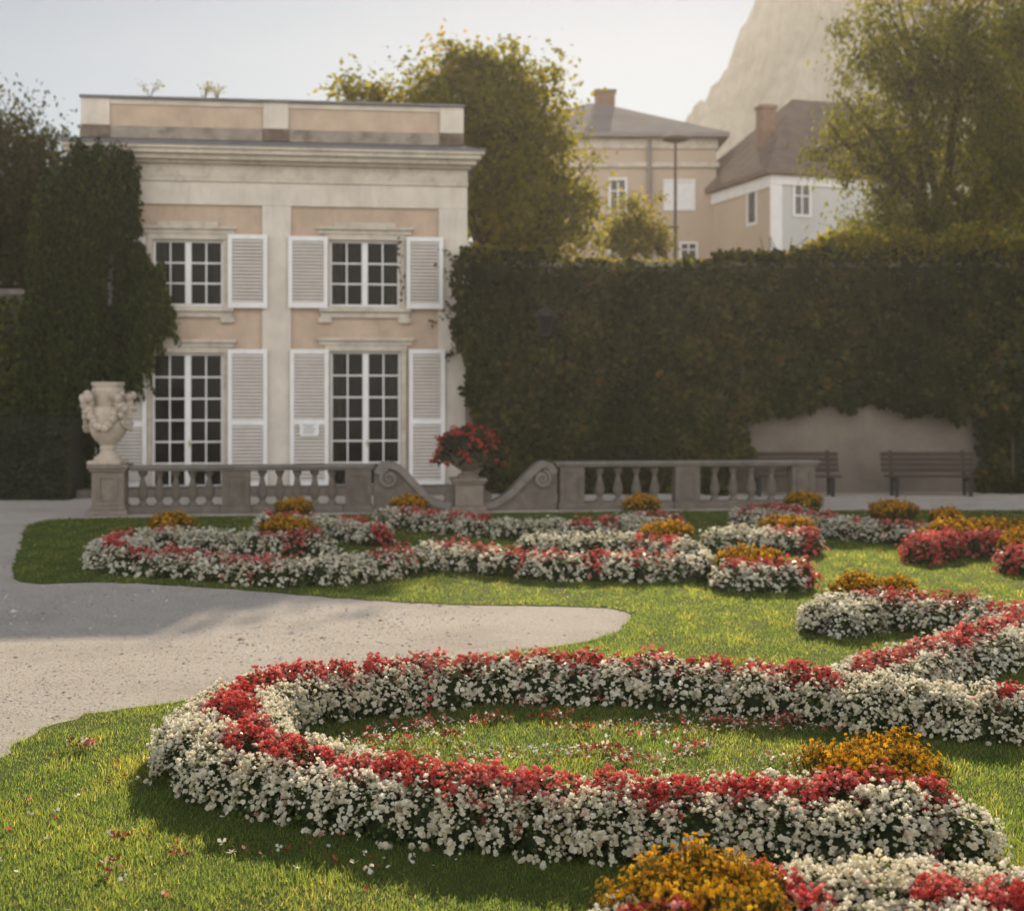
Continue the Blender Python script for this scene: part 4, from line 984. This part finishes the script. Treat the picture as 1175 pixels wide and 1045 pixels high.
def bench(px0, px1, label, first=None):
    y = 31.0; x0, x1 = (px0 - CX) / FPX * y, (px1 - CX) / FPX * y; L = x1 - x0
    if first:
        o = copy_tree(first); o.location = (x0, y, 0); o['label'] = label; return o
    R = thing('park_bench', label, 'bench', (x0, y, 0), 0, 'park benches along the wall')
    s = MB()
    for k in range(4): s.box(0.02, L - .02, -.44 + k * .11, -.44 + k * .11 + .09, .42, .46)
    build('seat', s, M['wood'], R, bevel=.006)
    b = MB()
    for k in range(4):
        z = .52 + k * .115; yy = .03 + k * .03
        b.add([(-.02, yy, z), (L + .02, yy, z), (L + .02, yy + .028, z + .095), (-.02, yy + .028, z + .095), (-.02, yy + .03, z), (L + .02, yy + .03, z), (L + .02, yy + .058, z + .095), (-.02, yy + .058, z + .095)],
              [(0, 1, 2, 3), (4, 7, 6, 5), (0, 4, 5, 1), (3, 2, 6, 7), (0, 3, 7, 4), (1, 5, 6, 2)])
    build('backrest', b, M['wood'], R, bevel=.006)
    for xx in (.18, L - .24):
        l = MB(); l.box(xx, xx + .07, -.42, -.34, 0, .418); l.box(xx, xx + .07, .0, .08, 0, .40); l.box(xx + .003, xx + .067, -.339, -.001, .34, .417)
        l.add([(xx, .062, .40), (xx + .07, .062, .40), (xx + .07, .19, 1.0), (xx, .19, 1.0), (xx, .12, .40), (xx + .07, .12, .40), (xx + .07, .23, 1.0), (xx, .23, 1.0)], [(0, 1, 2, 3), (4, 7, 6, 5), (0, 3, 7, 4), (1, 5, 6, 2), (3, 2, 6, 7), (0, 4, 5, 1)])
        build('leg', l, M['iron'], R)
    return R
b0 = bench(1013, 1118, 'dark slatted bench standing free against the plaster wall')
bench(857, 962, 'dark slatted bench half hidden behind the end of the balustrade', b0)
def wall_lantern():
    p = at(626, 372, WY - .75)
    R = thing('wall_lantern', 'small dark iron lantern hanging out from the ivy wall', 'lantern', p)
    c = MB(); c.add([(-.10, -.10, -.20), (.10, -.10, -.20), (.10, .10, -.20), (-.10, .10, -.20), (-.17, -.17, .18), (.17, -.17, .18), (.17, .17, .18), (-.17, .17, .18)], [(0, 3, 2, 1), (0, 1, 5, 4), (1, 2, 6, 5), (2, 3, 7, 6), (3, 0, 4, 7)]); build('glass_case', c, M['glass'], R)
    f = MB(); cs = [((-.10, -.10), (-.17, -.17)), ((.10, -.10), (.17, -.17)), ((.10, .10), (.17, .17)), ((-.10, .10), (-.17, .17))]
    for (a, b), (c_, d) in cs: f.tube([(a, b, -.20), (c_, d, .18)], .015, 5)
    f.box(-.11, .11, -.11, .11, -.24, -.201); build('frame', f, M['iron'], R)
    t = MB(); t.lathe([(.26, .181), (.25, .21), (.12, .33), (.05, .36), (.05, .40), (.01, .44)], n=12); build('cap', t, M['iron'], R, True)
    b = MB(); b.tube([(0, 0, .42), (0, .0, .50), (0, .35, .56), (0, .78, .40)], .018, 6); build('bracket', b, M['iron'], R)
wall_lantern()
def street_lamp():
    d = 46.0; p = at(775, 300, d); top = at(775, 160, d)[2]
    R = thing('street_lamp', 'tall thin street lamp with a flat round hood behind the ivy wall', 'street lamp', (p[0], d, 0))
    m = MB(); m.lathe([(.15, 0), (.12, 1.0), (.065, 1.4), (.05, top - 1.0), (.04, top - .1)], n=10); build('post', m, M['lamp_iron'], R, True)
    c = MB(); c.tube([(-.35, 0, top - 2.9), (.1, 0, top - 2.9)], .03, 6); c.lathe([(.10, top - 3.2), (.16, top - 3.05), (.10, top - 2.85)], (-.4, 0, 0), 8); build('camera_arm', c, M['iron'], R)
    h = MB(); h.lathe([(.09, top - .12), (.44, top - .02), (.47, top + .05), (.25, top + .15), (.02, top + .19)], n=18); build('lamp_hood', h, M['lamp_iron'], R, True)
street_lamp()

# ------------------------------------------------------------------ trees
def tree(name, label, base, lobes, leaf, mat, clumps, per, trunk_r, seed, group=None, spread=.55, leaf_w=.5, streak=0.0, limb_n=14, tops=()):
    """lobes: (px, py, depth, rx, ry, rz) ellipsoids of the crown; leaf clumps fill them unevenly, limbs run to them"""
    r = np.random.default_rng(seed)
    R = thing(name, label, 'tree', base, group=group)
    Lb = [(at(px, py, d), np.array([a, b, c])) for px, py, d, a, b, c in lobes]
    vol = np.array([np.prod(s) ** .8 for _, s in Lb]); vol /= vol.sum()
    cen = []
    for i in range(clumps):
        c, s = Lb[r.choice(len(Lb), p=vol)]
        v = r.normal(size=3); v /= np.linalg.norm(v); q = r.random() ** (1 / 2.2)
        cen.append(c + v * q * s * (1 + .14 * r.normal()))
    cen = np.array(cen + [at(*t) for t in tops])
    P = np.repeat(cen, per, 0); sz = r.uniform(.6, 1.35, len(cen)) * spread
    P = P + r.normal(size=P.shape) * np.repeat(sz, per)[:, None] * np.array([1, 1, .75]) * .62
    if streak: P[:, 2] -= r.random(len(P)) ** 1.5 * streak
    n = len(P); N = r.normal(size=(n, 3)) + [0, 0, .55]
    spin = np.pi + r.normal(size=n) * (.6 if streak else 1.8)
    tone = np.clip(np.repeat(r.beta(.9, .9, len(cen)), per) * .75 + r.random(n) * .25, 0, 1)
    big('crown', scatter(kite(leaf_w, .08), P, N, leaf * r.uniform(.6, 1.4, n), spin), mat, rnd=tone, parent=R, off=base)
    t = MB(); b = Vector(base); mid = sum((Vector(c) for c, _ in Lb), Vector()) / len(Lb)
    fork = b + Vector((0, 0, max(1.5, (min(c[2] - s[2] for c, s in Lb) - b.z) * .85)))
    fork.x += (mid.x - b.x) * .3; fork.y += (mid.y - b.y) * .3
    t.tube([b, b.lerp(fork, .15), b.lerp(fork, .6), fork], [trunk_r * 1.5, trunk_r * 1.1, trunk_r, trunk_r * .8], 10)
    pick = r.permutation(len(cen))[:limb_n * 5]
    mains = []
    for c, s in Lb:
        e = Vector(c); m1 = fork.lerp(e, .5) + Vector((r.normal() * .3, r.normal() * .3, .5))
        t.tube([fork, m1, e, e + Vector((r.normal() * .5, r.normal() * .5, s[2] * .6))], [trunk_r * .62, trunk_r * .42, trunk_r * .25, trunk_r * .08], 7); mains += [m1, e, m1.lerp(e, .5)]
    for i in pick:
        e = Vector(cen[i]); m = min(mains, key=lambda q: (q - e).length + (3 if q.z > e.z else 0)); w = m.lerp(e, .5) + Vector((0, 0, -.12 * (m - e).length)) + Vector(r.normal(size=3)) * .15
        t.tube([m, w, e], [trunk_r * .20, trunk_r * .12, trunk_r * .03], 5)
    build('trunk', t, M['bark'], R, True, off=base)
    return R
tree('broadleaf_tree', 'rounded golden green tree rising behind the pavilion roof', (-.3, 43, 0),
     [(600, 175, 43, 2.0, 2.2, 2.6), (560, 120, 43, 2.2, 2.2, 1.5), (625, 235, 42, 1.5, 1.8, 2.0), (490, 120, 44, 2.0, 2.0, .7), (560, 230, 43.5, 1.8, 2.0, 2.2), (545, 80, 43.5, 1.3, 1.4, .55), (425, 112, 44, 1.0, 1.2, .4)],
       .19, M['tree_leaf'], 420, 70, .30, 101, spread=.55, leaf_w=.62, tops=((505, 52, 43), (520, 58, 43), (535, 62, 43), (548, 68, 43), (390, 104, 44), (398, 110, 44), (410, 92, 44), (470, 82, 44), (575, 75, 43), (645, 150, 42.5), (665, 230, 42), (668, 255, 42)))
tree('broadleaf_tree', 'tall feathery tree with fanning branches rising over the right of the wall', (12.0, 40, 0),
     [(1060, 150, 40, 2.6, 2.4, 3.2), (1000, 150, 39.5, 1.5, 2.0, 2.0), (970, 165, 39.5, .9, 1.2, .9), (1130, 120, 40, 2.2, 2.2, 3.4), (1040, 40, 40, 2.0, 2.0, 2.2), (1110, 20, 40, 2.4, 2.2, 2.4), (1015, 240, 39.5, 1.5, 1.8, 1.4), (1110, 240, 39, 2.6, 2.0, 1.6), (1180, 60, 40.5, 2.2, 2.2, 3.4), (1170, 200, 39, 2.2, 2.2, 2.4), (1150, 150, 39, 2.0, 2.0, 2.6), (1060, 245, 39, 2.0, 1.8, 1.2)],
     .19, M['willow_leaf'], 680, 66, .28, 102, spread=.42, leaf_w=.36, streak=.75, limb_n=22, tops=((935, 165, 39.5), (942, 158, 39.5), (930, 175, 39.5), (985, 60, 40), (975, 20, 40), (990, 10, 40), (965, 78, 40)))
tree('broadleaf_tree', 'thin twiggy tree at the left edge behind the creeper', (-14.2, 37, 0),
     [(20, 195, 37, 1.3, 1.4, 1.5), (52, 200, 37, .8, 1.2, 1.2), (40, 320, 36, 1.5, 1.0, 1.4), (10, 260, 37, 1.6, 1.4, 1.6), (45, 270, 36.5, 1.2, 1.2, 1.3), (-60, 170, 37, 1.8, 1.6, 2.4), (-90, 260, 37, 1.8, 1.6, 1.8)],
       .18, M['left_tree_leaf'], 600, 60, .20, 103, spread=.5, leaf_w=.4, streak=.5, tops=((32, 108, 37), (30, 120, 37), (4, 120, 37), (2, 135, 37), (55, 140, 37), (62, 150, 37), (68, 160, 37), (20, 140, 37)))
tree('small_tree', 'small round golden tree in front of the tan house', (6.35, 45, 0),
     [(728, 255, 45, .85, .9, .75), (745, 272, 45, .7, .8, .6), (708, 275, 45, .6, .7, .6)], .15, M['tree_leaf'], 60, 50, .12, 104, spread=.42, leaf_w=.6, limb_n=6)
def sprig(px, py, h, label):
    u, z = FR.uz(px, py); z = Z(117) + .03; b = FR.world(u, -.2, z)
    o = thing('roof_weed', label, 'weed', b, group='weeds on the parapet')
    st = MB(); Q = []; r = random.Random(px)
    for k in range(7):
        e = (r.uniform(-.22, .22), r.uniform(-.1, .1), h * r.uniform(.5, 1)); st.tube([(0, 0, 0), (e[0] * .4, e[1] * .4, e[2] * .6), e], [.008, .006, .003], 4)
        Q += [np.array(e) + rng.normal(size=3) * .06 for _ in range(9)]
    build('stem', st, M['bark'], o); Q = np.array(Q); big('leaves', scatter(kite(.5), Q, rng.normal(size=(len(Q), 3)), .07), M['tree_leaf'], parent=o)
sprig(171, 112, .34, 'dry thin weed on the parapet near its left corner'); sprig(233, 114, .38, 'leafy green weed on the parapet'); sprig(248, 114, .32, 'smaller weed beside the leafy one on the parapet')

# ------------------------------------------------------------------ houses and hill behind
def house_window(R, u, z, w, h, y, shut=False, surround=True, roty=0.0):
    f = MB(); t = .10
    f.box(u - w / 2 - t, u + w / 2 + t, y - .05, y - .004, z + h / 2, z + h / 2 + t); f.box(u - w / 2 - t, u + w / 2 + t, y - .07, y - .004, z - h / 2 - t, z - h / 2)
    f.box(u - w / 2 - t, u - w / 2, y - .05, y - .004, z - h / 2, z + h / 2); f.box(u + w / 2, u + w / 2 + t, y - .05, y - .004, z - h / 2, z + h / 2)
    if not shut: f.box(u - .03, u + .03, y - .04, y - .005, z - h / 2, z + h / 2); f.box(u - w / 2, u + w / 2, y - .038, y - .006, z + h * .12, z + h * .12 + .05)
    o = build('window', f, M['white'], R)
    p = MB(); p.add([(u - w / 2, y - .003, z - h / 2), (u + w / 2, y - .003, z - h / 2), (u + w / 2, y - .003, z + h / 2), (u - w / 2, y - .003, z + h / 2)], [(0, 1, 2, 3)]); build('blind' if shut else 'pane', p, M['white'] if shut else M['glass_far'], o)
M['glass_far'] = mat_solid('far_window_glass', (0.05, 0.045, 0.04), 0.15, 0.2, spec=.5)
def hip_roof(R, L, D, ze, zr, ov, mat, inset):
    m = MB(); a, b, c, d = -ov, L + ov, -ov, D + ov; ym = D / 2
    v = [(a, c, ze), (b, c, ze), (b, d, ze), (a, d, ze), (a, c, ze + .18), (b, c, ze + .18), (b, d, ze + .18), (a, d, ze + .18), (inset, ym, zr), (L - inset, ym, zr)]
    m.add(v, [(0, 3, 2, 1), (0, 1, 5, 4), (1, 2, 6, 5), (2, 3, 7, 6), (3, 0, 4, 7), (4, 5, 9, 8), (6, 7, 8, 9), (5, 6, 9), (7, 4, 8)])
    return build('roof', m, mat, R)
def house_one():
    d = 60.0; xl, xr = (560 - CX) / FPX * d, (822 - CX) / FPX * d; ze = at(700, 159, d)[2]; zr = at(700, 119, d + 6)[2]
    R = thing('house', 'tan rendered house with a grey hipped roof behind the rounded tree', 'house', (xl, d, 0)); L = xr - xl
    w = MB(); w.box(0, L, 0, 12, 0, ze); build('wall', w, M['house_tan'], R)
    c = MB(); c.box(-.1, L + .1, -.14, -.003, ze - 1.25, ze - 1.05); c.box(-.06, L + .06, -.10, -.002, ze - .45, ze - .05); build('eaves_moulding', c, M['moulding'], R)
    rf = hip_roof(R, L, 12, ze, zr, .5, M['roof_grey'], 4.6)
    sm = MB()
    for k in range(22):
        x = .2 + k * L / 22; sm.tube([(x, -.45, ze + .20), (min(max(x, 4.6 + .2), L - 4.8) if False else x, -.45 + .01, ze + .21)], .02, 4)
    ch = MB(); x = (694 - CX) / FPX * (d + 6) - xl; ch.box(x - .45, x + .45, 5.6, 6.5, zr - .8, zr + .45); ch.box(x - .52, x + .52, 5.53, 6.57, zr + .451, zr + .58); build('chimney', ch, M['brick'], rf)
    pz = lambda px, py: ((px - CX) / FPX * d - xl, at(px, py, d)[2])
    for (x0, x1, y0, y1, sh) in ((699, 719, 205, 243, 0), (760, 799, 207, 241, 1), (640, 660, 205, 243, 0), (780, 800, 279, 300, 0), (699, 719, 279, 312, 0)):
        u, z = pz((x0 + x1) / 2, (y0 + y1) / 2); house_window(R, u, z, (x1 - x0) / FPX * d * .8, (y1 - y0) / FPX * d * .9, 0, sh)
    dp = MB(); u, _ = pz(745, 200); dp.tube([(u, -.12, 0), (u, -.12, ze - .1)], .09, 8); build('downspout', dp, M['roof_grey'], R)
def house_two():
    d = 55.0; c0 = at(885, 200, d); ang = math.atan2(.30, .95); ze = c0[2]
    R = thing('house', 'pale corner house with a dark steep roof beside the feathery tree', 'house', (c0[0], d, 0), ang)
    L, D = 11.0, 9.0
    w = MB(); w.add([(0, 0, 0), (L, 0, 0), (L, D, 0), (0, D, 0), (0, 0, ze), (L, 0, ze), (L, D, ze), (0, D, ze)], [(0, 1, 5, 4), (1, 2, 6, 5), (2, 3, 7, 6)], 0); w.add([(0, 0, 0), (0, 0, ze), (0, D, ze), (0, D, 0)], [(0, 1, 2, 3)], 1)
    build('wall', w, [M['house_blue'], M['house_tan']], R)  # tan on the left wall paints in its shaded side
    q = MB(); q.box(-.06, .45, -.06, -.003, 0, ze - .4); q.box(-.08, L, -.09, -.004, ze - .4, ze - .05); q.box(-.09, -.004, .0, D, ze - .5, ze - .05); build('corner_trim', q, M['white'], R)
    rf = hip_roof(R, L, D, ze, ze + 4.1, .35, M['roof_brown'], 3.4)
    ch = MB(); ch.box(1.0, 1.6, 2.6, 3.2, ze + 1.2, ze + 3.2); ch.box(.94, 1.66, 2.54, 3.26, ze + 3.201, ze + 3.35); build('chimney', ch, M['brick'], rf)
    sk = MB(); sk.add([(-.36 + .9, 3.3, ze + .9), (-.36 + .9, 4.1, ze + .9), (-.36 + 1.5, 4.1, ze + 1.75), (-.36 + 1.5, 3.3, ze + 1.75)], [(0, 3, 2, 1)])
    house_window(R, 1.35, at(924, 228, d)[2], .62, 1.15, 0)
    s = MB(); zc = at(870, 232, d)[2]; y = 1.6
    s.box(-.06, -.004, y - .45, y + .45, zc - .75, zc - .62); s.box(-.05, -.004, y - .45, y + .45, zc + .62, zc + .75); s.box(-.05, -.004, y - .45, y - .32, zc - .62, zc + .62); s.box(-.05, -.004, y + .32, y + .45, zc - .62, zc + .62)
    o = build('window', s, M['white'], R); p = MB(); p.add([(-.003, y - .32, zc - .62), (-.003, y - .32, zc + .62), (-.003, y + .32, zc + .62), (-.003, y + .32, zc - .62)], [(0, 1, 2, 3)]); build('pane', p, M['glass_far'], o)
house_one(); house_two()
def hill():
    xs = np.linspace(-40, 250, 220); ys = np.linspace(230, 340, 80); K = 260 / 300
    X, Y = np.meshgrid(xs, ys)
    sil = K * np.interp(xs / K, [-60, 0, 25, 36, 40, 45, 50, 53, 56, 62, 72, 90, 130, 330], [0, 18, 40, 56, 62, 66, 72, 80, 87, 92, 95, 97, 98, 90])
    prof = np.interp(ys, [230, 245, 260, 280, 340], [0, .6, 1.0, 1.02, .85])
    P = np.c_[X.ravel(), Y.ravel(), X.ravel() * 0]
    Zz = prof[:, None] * sil[None, :]
    Zz = Zz + (3.0 * vnoise(P, .10, 61) + 1.8 * vnoise(P, .35, 62) + 3.6 * rng.random(len(P))).reshape(Zz.shape) * np.clip(Zz / 20, 0, 1)
    V = [(a, b, c) for a, b, c in zip(X.ravel(), Y.ravel(), np.maximum(Zz.ravel(), -.5))]
    w = len(xs); F = [(j * w + i, j * w + i + 1, (j + 1) * w + i + 1, (j + 1) * w + i) for j in range(len(ys) - 1) for i in range(w - 1)]
    m = MB(); m.add(V, F); tag(build('hill', m, M['hill']), kind='structure')
hill()

# ------------------------------------------------------------------ haze
def haze():
    m, nt, out = new_mat('haze_air'); v = nt.nodes.new('ShaderNodeVolumePrincipled')
    v.inputs['Color'].default_value = (1.0, 0.96, 0.91, 1); v.inputs['Density'].default_value = 0.00058; v.inputs['Anisotropy'].default_value = 0.52
    nt.links.new(v.outputs[0], out.inputs['Volume'])
    b = MB(); b.box(-301, 301, -31, 351, -1.0, 90.0); o = build('haze', b, m); tag(o, 'pale warm evening haze in the air', 'haze', kind='stuff'); return o
haze()
